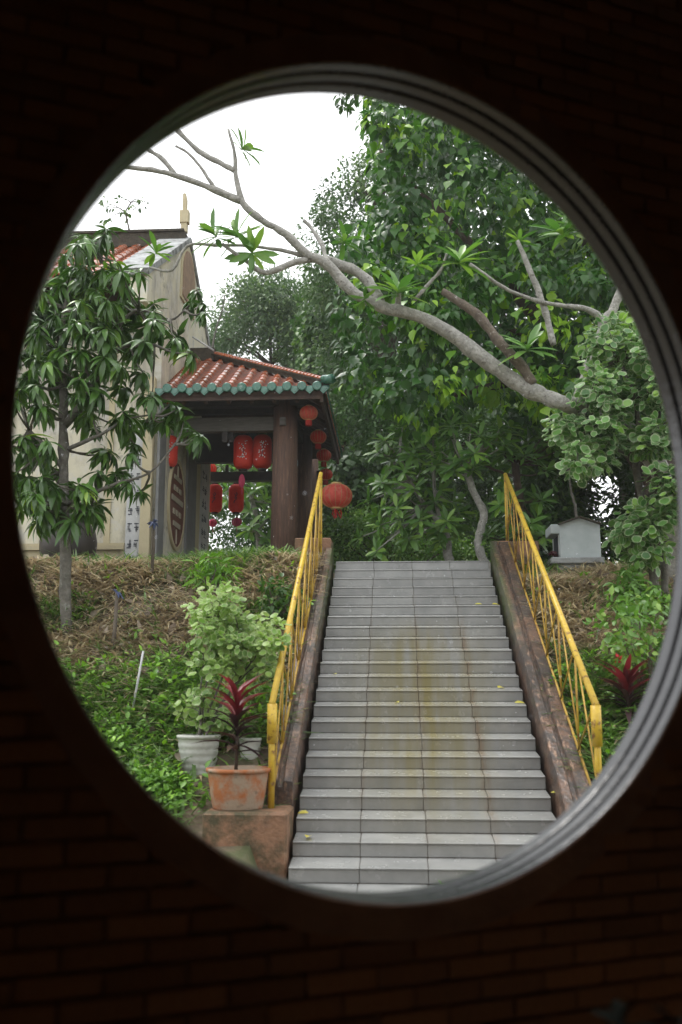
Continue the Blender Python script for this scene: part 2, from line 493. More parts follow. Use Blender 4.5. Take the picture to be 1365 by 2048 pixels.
# ------------------------------------------------------------------ leaf templates: x width, y along, z normal
def strip(prof, curve, fold=0.0, n_side=1):
    """prof: [(y, halfwidth)] ; 3 columns folded along the midrib"""
    V, Fc = [], []
    for y, w in prof:
        z = -curve * y * y
        V += [(-w, y, z + fold * w), (0, y, z), (w, y, z + fold * w)]
    for i in range(len(prof) - 1):
        a = i * 3
        Fc += [(a, a + 1, a + 4, a + 3), (a + 1, a + 2, a + 5, a + 4)]
    V = np.array(V, float)
    rim = np.abs(V[:, 0]) / max(np.abs(V[:, 0]).max(), 1e-6)
    return V, np.array(Fc), rim

T_LANCE = strip([(0, .015), (.15, .075), (.4, .125), (.65, .11), (.85, .055), (1, .006)], 0.42, 0.4)
T_PLUM = strip([(0, .02), (.2, .09), (.5, .15), (.8, .12), (1, .01)], 0.18, 0.25)
T_HEART = strip([(0, .10), (.12, .34), (.32, .42), (.58, .27), (.78, .09), (1, .01)], 0.12, 0.22)
T_SMALL = (np.array([(0, 0, 0), (-.26, .45, .06), (0, 1, -.06), (.26, .45, .06)], float), np.array([(0, 3, 2, 1)]), np.zeros(4))
T_OVAL = strip([(0, .05), (.3, .26), (.65, .24), (1, .02)], 0.15, 0.3)
T_BLADE = strip([(0, .030), (.5, .026), (1, .004)], 0.5, 0.3)
T_BLADE2 = (np.array([(-.03, 0, 0), (.03, 0, 0), (-.024, .5, -.06), (.024, .5, -.06), (0, 1, -.3)], float), None, None)
T_SWORD = strip([(0, .03), (.25, .075), (.5, .085), (.75, .06), (1, .005)], 0.48, 0.5)
def round_t():
    V = [(0, .5, -.03)]
    rim = [0.0]
    for rr, h in ((.30, .0), (.47, .07)):
        for k in range(10):
            t = 2 * math.pi * k / 10
            V.append((rr * math.sin(t) * (1 + .06 * math.sin(3 * t)), .5 - rr * math.cos(t), h * (0.6 + 0.4 * math.cos(5 * t))))
            rim.append(0.45 if rr < .4 else 1.0)
    Fq = []
    for k in range(10):
        j = (k + 1) % 10
        Fq.append((1 + k, 1 + j, 11 + j, 11 + k))
    for k in range(0, 10, 2):
        Fq.append((0, 1 + (k + 2) % 10, 1 + k + 1, 1 + k))
    return np.array(V), np.array(Fq), np.array(rim)
T_ROUND = round_t()

def unit(a):
    return a / np.maximum(np.linalg.norm(a, axis=-1, keepdims=True), 1e-9)

def leaf_mesh(name, tmpl, pos, axis, nrm, size, mat, parent=None, width=1.0, rnd=None, smooth=True):
    tv, tf, rim = tmpl
    n, k = len(pos), len(tv)
    Y = unit(axis)
    X = np.cross(Y, nrm)
    bad = np.linalg.norm(X, axis=1) < 1e-4
    X[bad] = np.array([1.0, 0, 0])
    X = unit(X)
    Z = np.cross(X, Y)
    s = np.asarray(size).reshape(-1, 1, 1)
    w = np.asarray(width).reshape(-1, 1, 1)
    V = pos[:, None, :] + s * (w * tv[None, :, 0:1] * X[:, None, :] + tv[None, :, 1:2] * Y[:, None, :] + tv[None, :, 2:3] * Z[:, None, :])
    Fa = (tf[None] + (np.arange(n) * k)[:, None, None]).reshape(-1, tf.shape[1])
    me = bpy.data.meshes.new(name)
    me.vertices.add(n * k)
    me.vertices.foreach_set('co', V.astype(np.float32).ravel())
    me.loops.add(Fa.size)
    me.loops.foreach_set('vertex_index', Fa.astype(np.int32).ravel())
    me.polygons.add(len(Fa))
    me.polygons.foreach_set('loop_start', (np.arange(len(Fa)) * tf.shape[1]).astype(np.int32))
    me.update(calc_edges=True)
    if smooth:
        me.polygons.foreach_set('use_smooth', np.ones(len(Fa), bool))
    if rnd is None:
        rnd = rng.random(n)
    a = me.attributes.new('rnd', 'FLOAT', 'POINT')
    a.data.foreach_set('value', np.repeat(rnd, k).astype(np.float32))
    if rim is not None and rim.any():
        a = me.attributes.new('rim', 'FLOAT', 'POINT')
        a.data.foreach_set('value', np.tile(rim, n).astype(np.float32))
    me.materials.append(mat)
    me.validate()
    o = bpy.data.objects.new(name, me)
    return link(o, parent)

def rdirs(n):
    return unit(rng.normal(size=(n, 3)))

def in_poly(P, poly):
    poly = np.array(poly, float)
    x, y = P[:, 0], P[:, 1]
    c = np.zeros(len(P), bool)
    j = len(poly) - 1
    for i in range(len(poly)):
        xi, yi = poly[i]; xj, yj = poly[j]
        if yi != yj:
            c ^= ((yi > y) != (yj > y)) & (x < (xj - xi) * (y - yi) / (yj - yi) + xi)
        j = i
    return c

def poly_blobs(poly, n, Y0, Y1):
    poly = np.array(poly, float)
    lo, hi = poly.min(0), poly.max(0)
    out = np.zeros((0, 2))
    while len(out) < n:
        P = lo + rng.random((n * 3, 2)) * (hi - lo)
        out = np.concatenate([out, P[in_poly(P, poly)]])
    return at_many(out[:n], rng.uniform(Y0, Y1, n))

def cloud(blobs, per, rad, down=0.5, shell=0.35):
    """leaf positions/axes/normals round blob centres; leaves lie on the outside of each blob, tips hanging by `down`"""
    nb = len(blobs)
    r = rad * rng.uniform(0.6, 1.25, nb)
    d = rdirs(nb * per)
    d[:, 2] = d[:, 2] * 0.85 + 0.05
    q = rng.random(nb * per) ** shell
    pos = np.repeat(blobs, per, 0) + d * (np.repeat(r, per) * q)[:, None]
    ax = unit(d * 0.8 + rng.normal(0, 0.45, (nb * per, 3)) + np.array([0, 0, -down]))
    nr = unit(d + np.array([0, 0, 0.8]) + rng.normal(0, 0.35, (nb * per, 3)))
    rnd = np.clip(np.repeat(rng.normal(0.48, 0.24, nb), per) + rng.normal(0, 0.18, nb * per), 0, 1)
    return pos, ax, nr, rnd

def rosettes(tips, dirs, per, elev=(0.05, 0.9), jitter=0.12, droop=0.0):
    """whorl of leaves round each tip; elev = share of the stem direction in the leaf axis"""
    P, A, Nn = [], [], []
    for t, d in zip(tips, dirs):
        d = np.array(d, float); d /= np.linalg.norm(d)
        ref = np.array([0, 0, 1.0]) if abs(d[2]) < .9 else np.array([1.0, 0, 0])
        x = np.cross(d, ref); x /= np.linalg.norm(x)
        y = np.cross(d, x)
        for k in range(per):
            a = k * 2.399 + rng.normal(0, .2)
            e = elev[0] + (elev[1] - elev[0]) * ((k + .5) / per) + rng.normal(0, .06)
            rad = x * math.cos(a) + y * math.sin(a)
            ax = rad * math.cos(e) + d * math.sin(e) + np.array([0, 0, -droop]) + rng.normal(0, jitter, 3)
            P.append(np.array(t) - d * 0.05 * (per - k) / per + rng.normal(0, .005, 3))
            A.append(ax)
            Nn.append(d * math.cos(e) - rad * math.sin(e) + np.array([0, 0, droop * .5]))
    return np.array(P), unit(np.array(A)), unit(np.array(Nn))

# ================================================================== ground
STX0, STW, STY, RISE, TREAD, NST = -0.92, 2.324, 8.49, 0.161, 0.30, 22
def stair_z(y):
    return RISE + (y - STY) * RISE / TREAD

def bumps(x, y):
    return (np.sin(x * 2.1 + 1.3 * np.sin(y * 1.7)) * 0.035 + np.sin(y * 3.3 + x * 1.1) * 0.03
            + np.sin(x * 5.7 + 2) * np.sin(y * 6.1) * 0.018)

def ground_z(x, y):
    x = np.asarray(x, float); y = np.asarray(y, float)
    zl = np.interp(y, [6.5, 7.6, 8.6, 9.2, 12.4, 13.5, 14.1, 15.2], [-.15, 0, .30, .60, 2.32, 3.1, 3.42, 3.5])
    zr = np.interp(y, [6.5, 8.0, 9.0, 12.5, 13.6, 14.6, 16], [-.15, .02, .5, 2.45, 3.05, 3.30, 3.5])
    t = np.clip((x + 0.5) / 2.0, 0, 1)
    z = zl * (1 - t) + zr * t
    slope = np.clip((y - 7.5) / 1.5, 0, 1) * np.clip((22 - y) / 8, 0, 1)
    z = z + bumps(x, y) * slope
    zs = np.clip(RISE + (y - STY) * RISE / TREAD - 0.45, -.15, 3.45)
    w = np.clip((x + 1.22) / .12, 0, 1) * np.clip((1.88 - x) / .12, 0, 1)
    return z * (1 - w) + np.minimum(zs, z) * w

gx = np.concatenate([np.linspace(-400, -20, 12), np.linspace(-17, -8, 14), np.arange(-7.5, 7.5, .12), np.linspace(8, 17, 14), np.linspace(20, 400, 12)])
gy = np.concatenate([np.linspace(-300, -10, 10), np.linspace(-6, 6, 12), np.arange(6.4, 16.5, .12), np.linspace(17, 30, 14), np.linspace(36, 600, 16)])
GX, GY = np.meshgrid(gx, gy)
GZ = ground_z(GX, GY)
me = bpy.data.meshes.new('ground')
nxg, nyg = len(gx), len(gy)
idx = np.arange(nxg * nyg).reshape(nyg, nxg)
me.from_pydata(np.stack([GX, GY, GZ], -1).reshape(-1, 3).tolist(), [],
               np.stack([idx[:-1, :-1], idx[:-1, 1:], idx[1:, 1:], idx[1:, :-1]], -1).reshape(-1, 4).tolist())
me.materials.append(M['soil'])
me.polygons.foreach_set('use_smooth', [True] * len(me.polygons))
tag(link(bpy.data.objects.new('ground', me)), kind='structure')

# ================================================================== brick wall with the round opening, and the dark room
WD = 2.8
TH = 0.3807
WANG = TH - YAW
xr, yr = 0.0745 * WD, WD
WC = (xr * math.cos(YAW) + yr * math.sin(YAW), -xr * math.sin(YAW) + yr * math.cos(YAW), 0.0)
HZ = EYE + 0.2429 * WD
HRZ = 0.4451 * WD
HRU = HRZ * 0.8936
WT = 0.0573 * WD
wall = empty('brick_wall', WC, WANG, 'dark brick wall with a large round opening framing the view', 'wall')
U0, U1, WZ1 = -3.2, 3.6, 4.6

def ell(t, d):
    return (HRU + d) * math.cos(t), HZ + (HRZ + d) * math.sin(t)

NT = 128
mb = MB()
inner, outer = [], []
for i in range(NT):
    t = 2 * math.pi * i / NT
    inner.append(ell(t, 0.03))
    c, s = math.cos(t), math.sin(t)
    k = min(((U1 if c > 0 else -U0) / abs(c)) if abs(c) > 1e-6 else 1e9, ((WZ1 - HZ if s > 0 else HZ + .15) / abs(s)) if abs(s) > 1e-6 else 1e9)
    outer.append((c * k, HZ + s * k))
corners = [(U1, WZ1), (U0, WZ1), (U0, -.15), (U1, -.15)]
vs = []
for (u, z) in inner: vs.append((u, 0.004, z))
for (u, z) in outer: vs.append((u, 0.004, z))
for (u, z) in inner: vs.append((u, WT, z))
for (u, z) in outer: vs.append((u, WT, z))
fs = []
for i in range(NT):
    j = (i + 1) % NT
    fs.append((i, j, NT + j, NT + i))
    fs.append((2 * NT + i, 3 * NT + i, 3 * NT + j, 2 * NT + j))
    fs.append((i, 2 * NT + i, 2 * NT + j, j))
# triangles that close the rectangle's corners
for (u, z) in corners:
    best = None
    for i in range(NT):
        j = (i + 1) % NT
        a, b = outer[i], outer[j]
        if (abs(a[0] - u) < 1e-6 and abs(b[1] - z) < 1e-6) or (abs(a[1] - z) < 1e-6 and abs(b[0] - u) < 1e-6):
            best = (i, j); break
    if best:
        i, j = best
        n0 = len(vs)
        vs += [(u, 0.004, z), (u, WT, z)]
        fs += [(NT + i, NT + j, n0), (3 * NT + j, 3 * NT + i, n0 + 1)]
mb.add(vs, fs)
mb.build('mortar', M['mortar'], wall)

# moulded plaster ring lining the opening
prof = [(-.008, .004), (-.006, .001), (-.003, 0), (.030, 0), (.036, .014), (.046, .016), (.052, .002), (.060, 0),
        (.088, 0), (.094, .012), (.104, .014), (.110, .002), (.116, 0), (WT - .004, 0), (WT + .012, .008), (WT + .016, .02), (WT + .016, .12), (WT - .01, .125)]
mb = MB()
NR = 160
vs, fs = [], []
for i in range(NR):
    t = 2 * math.pi * i / NR
    for v, d in prof:
        u, z = ell(t, d)
        vs.append((u, v, z))
kp = len(prof)
for i in range(NR):
    j = (i + 1) % NR
    for a in range(kp - 1):
        fs.append((i * kp + a, i * kp + a + 1, j * kp + a + 1, j * kp + a))
mb.add(vs, fs)
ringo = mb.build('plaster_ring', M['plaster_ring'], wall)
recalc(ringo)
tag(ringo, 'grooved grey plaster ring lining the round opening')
vs, fs = [], []
for i in range(NR):
    t = 2 * math.pi * i / NR
    for v, d in ((.0, .098), (-.008, .095), (-.010, .09), (-.010, .007), (-.008, .0045), (0, .0045)):
        u, z = ell(t, d)
        vs.append((u, v, z))
for i in range(NR):
    j = (i + 1) % NR
    for a in range(5):
        fs.append((i * 6 + a, i * 6 + a + 1, j * 6 + a + 1, j * 6 + a))
mb = MB(); mb.add(vs, fs)
recalc(mb.build('ring_face', M['ring_face'], wall))
# bricks
BL, BH, JT = 0.195, 0.050, 0.010
mb = MB().bev((-.5, -.5, -.5), (.5, .5, .5), .06)
brick_me = mb.mesh('brick', M['brick'])
stuff = MB()
Cw = Matrix.Rotation(WANG, 4, 'Z')
def wall_px(u, v, z):
    p = Vector(WC) + Cw @ Vector((u, v, z))
    x, y, zz = p.x, p.y, p.z - EYE
    xr_ = x * math.cos(YAW) - y * math.sin(YAW); yr_ = x * math.sin(YAW) + y * math.cos(YAW)
    zc = yr_ * math.cos(PITCH) + zz * math.sin(PITCH)
    if zc < .3: return (-9e9, -9e9)
    return 682.5 + F * xr_ / zc, 1024 - F * (-yr_ * math.sin(PITCH) + zz * math.cos(PITCH)) / zc
row = 0
z = 0.0
nbr = 0
while z < WZ1 - .06:
    zc = z + BH / 2
    u = U0 + (row % 2) * (BL + JT) / 2 - BL
    # part of this course that the opening takes away
    dz = max(abs(zc - HZ) - BH / 2, 0)
    cut = None
    if dz < HRZ + .03:
        cut = (HRU + .03) * math.sqrt(1 - (dz / (HRZ + .03)) ** 2)
    while u < U1:
        a, b = max(u, U0), min(u + BL, U1)
        u += BL + JT
        segs = [(a, b)]
        if cut is not None:
            segs = []
            if a < -cut: segs.append((a, min(b, -cut)))
            if b > cut: segs.append((max(a, cut), b))
        for (p, q) in segs:
            if q - p < .012: continue
            px, py = wall_px((p + q) / 2, 0, zc)
            dep = rng.uniform(-.002, .003)
            if -70 < px < 1440 and -50 < py < 2100:
                o = inst('brick', brick_me, wall, ((p + q) / 2, .006 + dep, zc), (rng.normal(0, .004), rng.normal(0, .006), 0), (q - p, .03, BH))
                nbr += 1
            else:
                stuff.b2((p, -.008 + dep, z), (q, .02, z + BH))
    z += BH + JT
    row += 1
tag(stuff.build('brickwork', M['brick'], wall), kind='stuff')
print('bricks', nbr)

room = [('wall_left', (U0 - .15, -4.2, -.15), (U0 - .002, WT, WZ1 + .1)), ('wall_right', (U1 + .002, -4.2, -.15), (U1 + .15, WT, WZ1 + .1)),
        ('wall_back', (U0, -4.35, -.15), (U1, -4.2, WZ1 + .1)), ('floor', (U0, -4.2, -.2), (U1, -.002, -.003)), ('ceiling', (U0, -4.2, WZ1 - .1), (U1, -.022, WZ1))]
for nm, lo, hi in room:
    o = MB().b2(lo, hi).build(nm, M['room'])
    o.location = WC
    o.rotation_euler = (0, 0, WANG)
    tag(o, kind='structure')

# ================================================================== staircase
def tile_material():
    m, nt, out = new_mat('stair_tile')
    b = N(nt, 'ShaderNodeBsdfPrincipled')
    b.inputs['Specular IOR Level'].default_value = 0.7
    vec = coord(nt, 'world')
    f, _ = noise_fac(nt, vec, 4)
    col = mixc(nt, f, (0.225, 0.232, 0.226), (0.285, 0.29, 0.28))
    f2, _ = noise_fac(nt, coord(nt, 'world', (1, 1, 1)), 30, 6, .7, .5, .75)
    col = mixc(nt, mth(nt, 'MULTIPLY', f2, .10), col, (0.20, 0.20, 0.19))
    oi = N(nt, 'ShaderNodeObjectInfo')
    hs = N(nt, 'ShaderNodeHueSaturation')
    nt.links.new(mth(nt, 'ADD', mth(nt, 'MULTIPLY', oi.outputs['Random'], .22), .89), hs.inputs['Value'])
    nt.links.new(col, hs.inputs['Color'])
    col = hs.outputs['Color']
    g = N(nt, 'ShaderNodeNewGeometry')
    sp = N(nt, 'ShaderNodeSeparateXYZ')
    nt.links.new(g.outputs['Position'], sp.inputs[0])
    X, Z = sp.outputs[0], sp.outputs[2]
    def band(c, w):
        d = mth(nt, 'ABSOLUTE', mth(nt, 'SUBTRACT', X, c))
        return mth(nt, 'SUBTRACT', 1.0, mth(nt, 'DIVIDE', d, w), True)
    def zramp(a, bb, c, d):
        r = N(nt, 'ShaderNodeValToRGB')
        e = r.color_ramp.elements
        e[0].position, e[0].color = a / 4, (0, 0, 0, 1)
        e[1].position, e[1].color = d / 4, (0, 0, 0, 1)
        for p in (bb, c):
            k = e.new(p / 4); k.color = (1, 1, 1, 1)
        nt.links.new(mth(nt, 'DIVIDE', Z, 4.0), r.inputs['Fac'])
        return r.outputs['Color']
    # algae film on the middle tiles, run-off streaks along the joints
    sf, _ = noise_fac(nt, coord(nt, 'world', (6, .5, .5)), 1.1, 5, .6, .26, .60)
    film = mth(nt, 'MULTIPLY', mth(nt, 'MULTIPLY', sf, band(0.28, 1.05)), zramp(.2, 1.0, 2.1, 2.6))
    col = mixc(nt, mth(nt, 'MULTIPLY', film, 1.0, True), col, (0.215, 0.19, 0.09))
    for c, w, k in ((STX0 + STW * .75 + .02, .07, .5), (STX0 + STW * .5 + .01, .05, .35), (STX0 + STW * .25, .04, .25)):
        nf, _ = noise_fac(nt, coord(nt, 'world', (8, 2, 2)), 1.6, 4, .6, .38, .58)
        col = mixc(nt, mth(nt, 'MULTIPLY', mth(nt, 'MULTIPLY', mth(nt, 'MULTIPLY', band(c, w), nf), k, True), zramp(.1, .6, 2.2, 3.0)), col, (0.16, 0.085, 0.03))
    nt.links.new(col, b.inputs['Base Color'])
    rf, _ = noise_fac(nt, vec, 7)
    nt.links.new(mth(nt, 'ADD', mth(nt, 'MULTIPLY', rf, .06), .22), b.inputs['Roughness'])
    nt.links.new(b.outputs[0], out.inputs['Surface'])
    return m
M['stair_tile'] = tile_material()
M['grout'] = surf('grout', (0.20, 0.165, 0.12), (0.15, 0.12, 0.09), 9, .9)

TSLP = 0.034      # the treads fall forward a little
stairs = empty('staircase', (STX0 + STW / 2, STY, 0), 0, 'grey tiled staircase climbing the bank between yellow handrails', 'stairs')
sx = -(STX0 + STW / 2); sy = -STY
poly = [(STY - TREAD + .014, -.3)]
for i in range(-1, NST):
    y0 = STY + i * TREAD + .014
    poly += [(y0, i * RISE + (TSLP - .02 if i >= 0 else 0)), (y0, (i + 1) * RISE - .022)]
poly += [(STY + NST * TREAD + 1.6, NST * RISE - .02), (STY + NST * TREAD + 1.6, NST * RISE - .6), (STY + 2.4, -.3)]
# dedupe first point
mb = MB()
n = len(poly)
xa, xb = STX0 + .004, STX0 + STW - .004
vs = [(xa + sx, p + sy, q) for p, q in poly] + [(xb + sx, p + sy, q) for p, q in poly]
fs = [tuple(range(n)), tuple(range(2 * n - 1, n - 1, -1))] + [(i, i + n, (i + 1) % n + n, (i + 1) % n) for i in range(n)]
mb.add(vs, fs)
recalc(mb.build('core', M['grout'], stairs))
TW = STW / 4
for i in range(-1, NST):
    y0 = i * TREAD
    zt = (i + 1) * RISE
    jit = rng.normal(0, .006, 5)
    jit[0] = jit[4] = 0
    for k in range(4):
        a = sx + STX0 + TW * k + jit[k] + .0022
        b = sx + STX0 + TW * (k + 1) + jit[k + 1] - .0022
        tl = rng.normal(0, .0012)
        MB().bev((a, y0 + tl, i * RISE + (TSLP if i >= 0 else 0) + .002), (b, y0 + .013 + tl, zt - .019), .003).build('riser_tile', M['stair_tile'], stairs)
        tm = MB().bev((a, y0 - .012 + tl, zt - .018), (b, y0 + TREAD - (.004 if i < NST - 1 else -.6), zt + rng.normal(0, .0008)), .005)
        tm.v = [(q[0], q[1], q[2] + TSLP * min(max((q[1] - y0) / TREAD, -.05), 1.0)) for q in tm.v]
        tm.build('tread_tile', M['stair_tile'], stairs)

# sloping kerbs
def kerb_mat():
    m, nt, out = new_mat('kerb')
    b = N(nt, 'ShaderNodeBsdfPrincipled', Roughness=.36)
    vec = coord(nt, 'world', (1, .6, 1))
    f, _ = noise_fac(nt, vec, 3.2, 6, .75, .42, .56)
    col = mixc(nt, f, (0.145, 0.085, 0.058), (0.06, 0.05, 0.046))
    f, _ = noise_fac(nt, coord(nt, 'world', (3, .7, 1)), 7, 6, .7, .55, .66)
    col = mixc(nt, mth(nt, 'MULTIPLY', f, .8), col, (0.36, 0.235, 0.165))
    f, _ = noise_fac(nt, coord(nt, 'world'), 11, 5, .7, .5, .62)
    col = mixc(nt, mth(nt, 'MULTIPLY', f, .85), col, (0.05, 0.038, 0.032))
    g = N(nt, 'ShaderNodeNewGeometry')
    sp = N(nt, 'ShaderNodeSeparateXYZ'); nt.links.new(g.outputs['Position'], sp.inputs[0])
    zz = N(nt, 'ShaderNodeMapRange'); zz.inputs['From Min'].default_value = 2.0; zz.inputs['From Max'].default_value = 2.8
    nt.links.new(sp.outputs[2], zz.inputs['Value'])
    f, _ = noise_fac(nt, coord(nt, 'world'), 3.5, 6, .7, .36, .52)
    inner_x = mth(nt, 'SUBTRACT', 1.0, mth(nt, 'DIVIDE', mth(nt, 'SUBTRACT', mth(nt, 'ABSOLUTE', mth(nt, 'SUBTRACT', sp.outputs[0], STX0 + STW / 2)), STW / 2 + .03), .09), True)
    col = mixc(nt, mth(nt, 'MULTIPLY', mth(nt, 'MULTIPLY', f, zz.outputs[0]), inner_x), col, (0.055, 0.085, 0.02))
    nt.links.new(col, b.inputs['Base Color'])
    n = N(nt, 'ShaderNodeTexNoise', Scale=25.0, Detail=6.0); nt.links.new(vec, n.inputs['Vector'])
    bp = N(nt, 'ShaderNodeBump', Strength=.5, Distance=.02); nt.links.new(n.outputs['Fac'], bp.inputs['Height'])
    nt.links.new(bp.outputs['Normal'], b.inputs['Normal'])
    nt.links.new(b.outputs[0], out.inputs['Surface'])
    return m
M['kerb'] = kerb_mat()

def kerb(xs, sgn, width, label, start=-.35):
    """xs = inner face, sgn = outward direction"""
    o = empty('stair_kerb', (xs, STY, 0), 0, label, 'kerb', 'sloping kerbs beside the stairs')
    prof = [(0, -.55), (0, .20), (.012, .215), (.085, .22), (.095, .205), (.10, .165), (.135, .165), (.14, .205), (.15, .22), (width - .012, .215), (width, .20), (width, -.55)]
    mb = MB()
    ys = np.linspace(start, NST * TREAD - .15, 40)
    vs, fs = [], []
    for y in ys:
        base = stair_z(STY + y) + .02 + .006 * math.sin(y * 9)
        for d, h in prof:
            vs.append((sgn * (d + .006 * math.sin(y * 4 + d * 30) * (0 < d < width)), y, base + h))
    k = len(prof)
    for a in range(len(ys) - 1):
        for i in range(k - 1):
            fs.append((a * k + i, a * k + i + 1, (a + 1) * k + i + 1, (a + 1) * k + i))
    fs.append(tuple(range(k)))
    fs.append(tuple(range(len(ys) * k - 1, (len(ys) - 1) * k - 1, -1)))
    mb.add(vs, fs)
    recalc(mb.build('kerb_body', M['kerb'], o))
    return o
kerb(STX0 - .045, -1, .235, 'worn reddish kerb along the stair side nearer the lantern pavilion', .72)
kerb(STX0 + STW + .045, 1, .30, 'worn mossy kerb along the stair side nearer the white shrine')
# end blocks at the top of the kerbs
def block(name, lo, hi, label, cat='block', b=.012, mat='terracotta_block'):
    c = ((lo[0] + hi[0]) / 2, (lo[1] + hi[1]) / 2, lo[2])
    o = MB().bev((lo[0] - c[0], lo[1] - c[1], 0), (hi[0] - c[0], hi[1] - c[1], hi[2] - lo[2]), b).build(name, M[mat])
    o.location = c
    return tag(o, label, cat)
p0, p1 = at(590, 1076, 14.75), at(662, 1130, 14.75)
block('kerb_block', (p0[0], 14.75, 3.2), (p1[0], 15.25, p0[2]), 'terracotta coloured end block below the pavilion at the stair head')
p0, p1 = at(985, 1082, 14.9), at(1080, 1120, 14.9)
block('kerb_block', (p0[0] + .02, 14.9, 3.2), (p1[0], 15.4, p0[2]), 'brown end block at the stair head nearer the white shrine')
# pot plinth at the foot
pl = at(405, 1625, 8.6); pr = at(574, 1620, 8.6)
block('plinth', (pl[0], 8.6, -.2), (min(pr[0], STX0 - .02), 9.2, pl[2]), 'stained terracotta coloured plinth carrying the clay pot at the stair foot', 'plinth', .02)

# ------------------------------------------------------------------ handrails
def handrail(X, Yb, Yt, zb_top, zt_top, label, nb=7):
    o = empty('handrail', (X, Yb, stair_z(Yb) + .2), 0, label, 'handrail', 'yellow handrails of the stairs')
    oz = stair_z(Yb) + .2
    def P(y, z): return (0, y - Yb, z - oz)
    rail = lambda y: zb_top + (zt_top - zb_top) * (y - Yb) / (Yt - Yb)
    base = lambda y: stair_z(y) + .265
    MB().tube([P(Yb - .03, rail(Yb - .03)), P((Yb + Yt) / 2, rail((Yb + Yt) / 2)), P(Yt, rail(Yt))], .032, 12).build('top_rail', M['yellow_paint'], o, True)
    MB().tube([P(Yb + .05, base(Yb + .05)), P(Yt - .2, base(Yt - .2))], .013, 8).build('bottom_rail', M['yellow_thin'], o, True)
    post = MB().tube([P(Yb, stair_z(Yb) + .15), P(Yb, rail(Yb))], .030, 12).build('post', M['yellow_paint'], o, True)
    MB().tube([P(Yb, rail(Yb) - .36), P(Yb, rail(Yb) - .01)], [.046, .046], 12).build('post_sleeve', M['yellow_paint'], post, True)
    MB().tube([P(Yt - .02, min(stair_z(Yt), 3.7) + .05), P(Yt - .02, rail(Yt))], .026, 10).build('post', M['yellow_paint'], o, True)
    ys = np.linspace(Yb, Yt - .05, nb + 1)
    for i in range(nb + 1):
        y = ys[i]
        if 0 < i:
            MB().tube([P(y, base(y)), P(y, rail(y))], .011, 6).build('baluster', M['yellow_thin'], o, True)
        if i < nb:
            y2 = ys[i + 1]
            m = MB().tube([P(y, base(y)), P(y2, rail(y2))], .009, 6)
            m.v = [(vx + .012, vy, vz) for vx, vy, vz in m.v]
            m.build('brace', M['yellow_thin'], o, True)
            m = MB().tube([P(y, rail(y)), P(y2, base(y2))], .009, 6)
            m.v = [(vx - .012, vy, vz) for vx, vy, vz in m.v]
            m.build('brace', M['yellow_thin'], o, True)
    return o
handrail(-1.13, 8.95, 14.5, 1.50, 4.86, 'yellow pipe handrail passing in front of the lantern pavilion')
handrail(1.72, 8.75, 15.0, 1.49, 4.92, 'yellow pipe handrail passing in front of the white shrine')

# ================================================================== temple
TX, TYF, TYB, TYP, TZP, TSL = -4.1, 16.28, 21.0, 18.2, 10.5, 0.66
EV = 15.15
temple = empty('temple', (TX, TYF, 3.4), 0, 'weathered cream temple hall with orange tiled roof behind the mango tree', 'building')
TO = Vector((TX, TYF, 3.4))
def tp(mb):
    mb.v = [(a - TO.x, b - TO.y, c - TO.z) for a, b, c in mb.v]
    return mb
rake = lambda y: TZP - abs(y - TYP) * TSL
wl = MB().prism([(TYF, 3.2), (TYB, 3.2), (TYB, rake(TYB)), (TYP, rake(TYP)), (EV, rake(EV)), (EV, rake(EV) - .5), (TYF, rake(TYF) - 1.3)], 'x', TX - .3, TX)
recalc(tp(wl).build('gable_wall', M['cream'], temple))
wl = MB().b2((-10.5, TYF, 3.2), (TX - .302, TYF + .3, 8.3))
tp(wl).build('front_wall', M['cream'], temple)
wl = MB().b2((-10.5, TYB - .3, 3.2), (TX - .302, TYB, 8.3))
tp(wl).build('rear_wall', M['cream'], temple)
# coping slabs on the gable
ang = math.atan(TSL)
for (ya, yb) in ((EV - .1, TYP), (TYB + .5, TYP)):
    L = math.hypot(yb - ya, TSL * (yb - ya))
    s = 1 if yb > ya else -1
    Mx = Matrix.Rotation(ang * s, 3, 'X')
    c = Vector((TX - .27, (ya + yb) / 2, (rake(ya) + rake(yb)) / 2 + .06))
    m = MB().box(c, (.62, L, .11), Mx)
    tp(m).build('coping', M['weathered_cement'], temple)
m = MB().b2((-10.5, TYP - .16, TZP - .12), (TX - .05, TYP + .16, TZP + .17))
m.b2((-10.5, TYP - .2, TZP + .172), (TX - .08, TYP + .2, TZP + .22))
tp(m).build('ridge', M['old_ridge'], temple)
# yellow ridge finial
fz = TZP + .22
fin = MB().b2((TX - .17, TYP - .06, fz), (TX - .05, TYP + .06, fz + .20)).b2((TX - .20, TYP - .08, fz + .20), (TX - .02, TYP + .08, fz + .46)).b2((TX - .15, TYP - .05, fz + .46), (TX - .07, TYP + .05, fz + .72))
fin.tube([(TX - .11, TYP, fz + .70), (TX - .13, TYP, fz + .85)], [.05, .035], 8)
tp(fin).build('ridge_finial', M['cream_trim'], temple)
# roof slabs
for (ya, yb) in ((EV, TYP), (TYB + .5, TYP)):
    L = math.hypot(yb - ya, TSL * (yb - ya))
    s = 1 if yb > ya else -1
    c = Vector(((-10.5 + TX - .57) / 2, (ya + yb) / 2, (rake(ya) + rake(yb)) / 2 - .14))
    m = MB().box(c, (10.5 + TX - .57, L, .12), Matrix.Rotation(ang * s, 3, 'X'))
    tp(m).build('roof_slab', M['rafter'], temple)

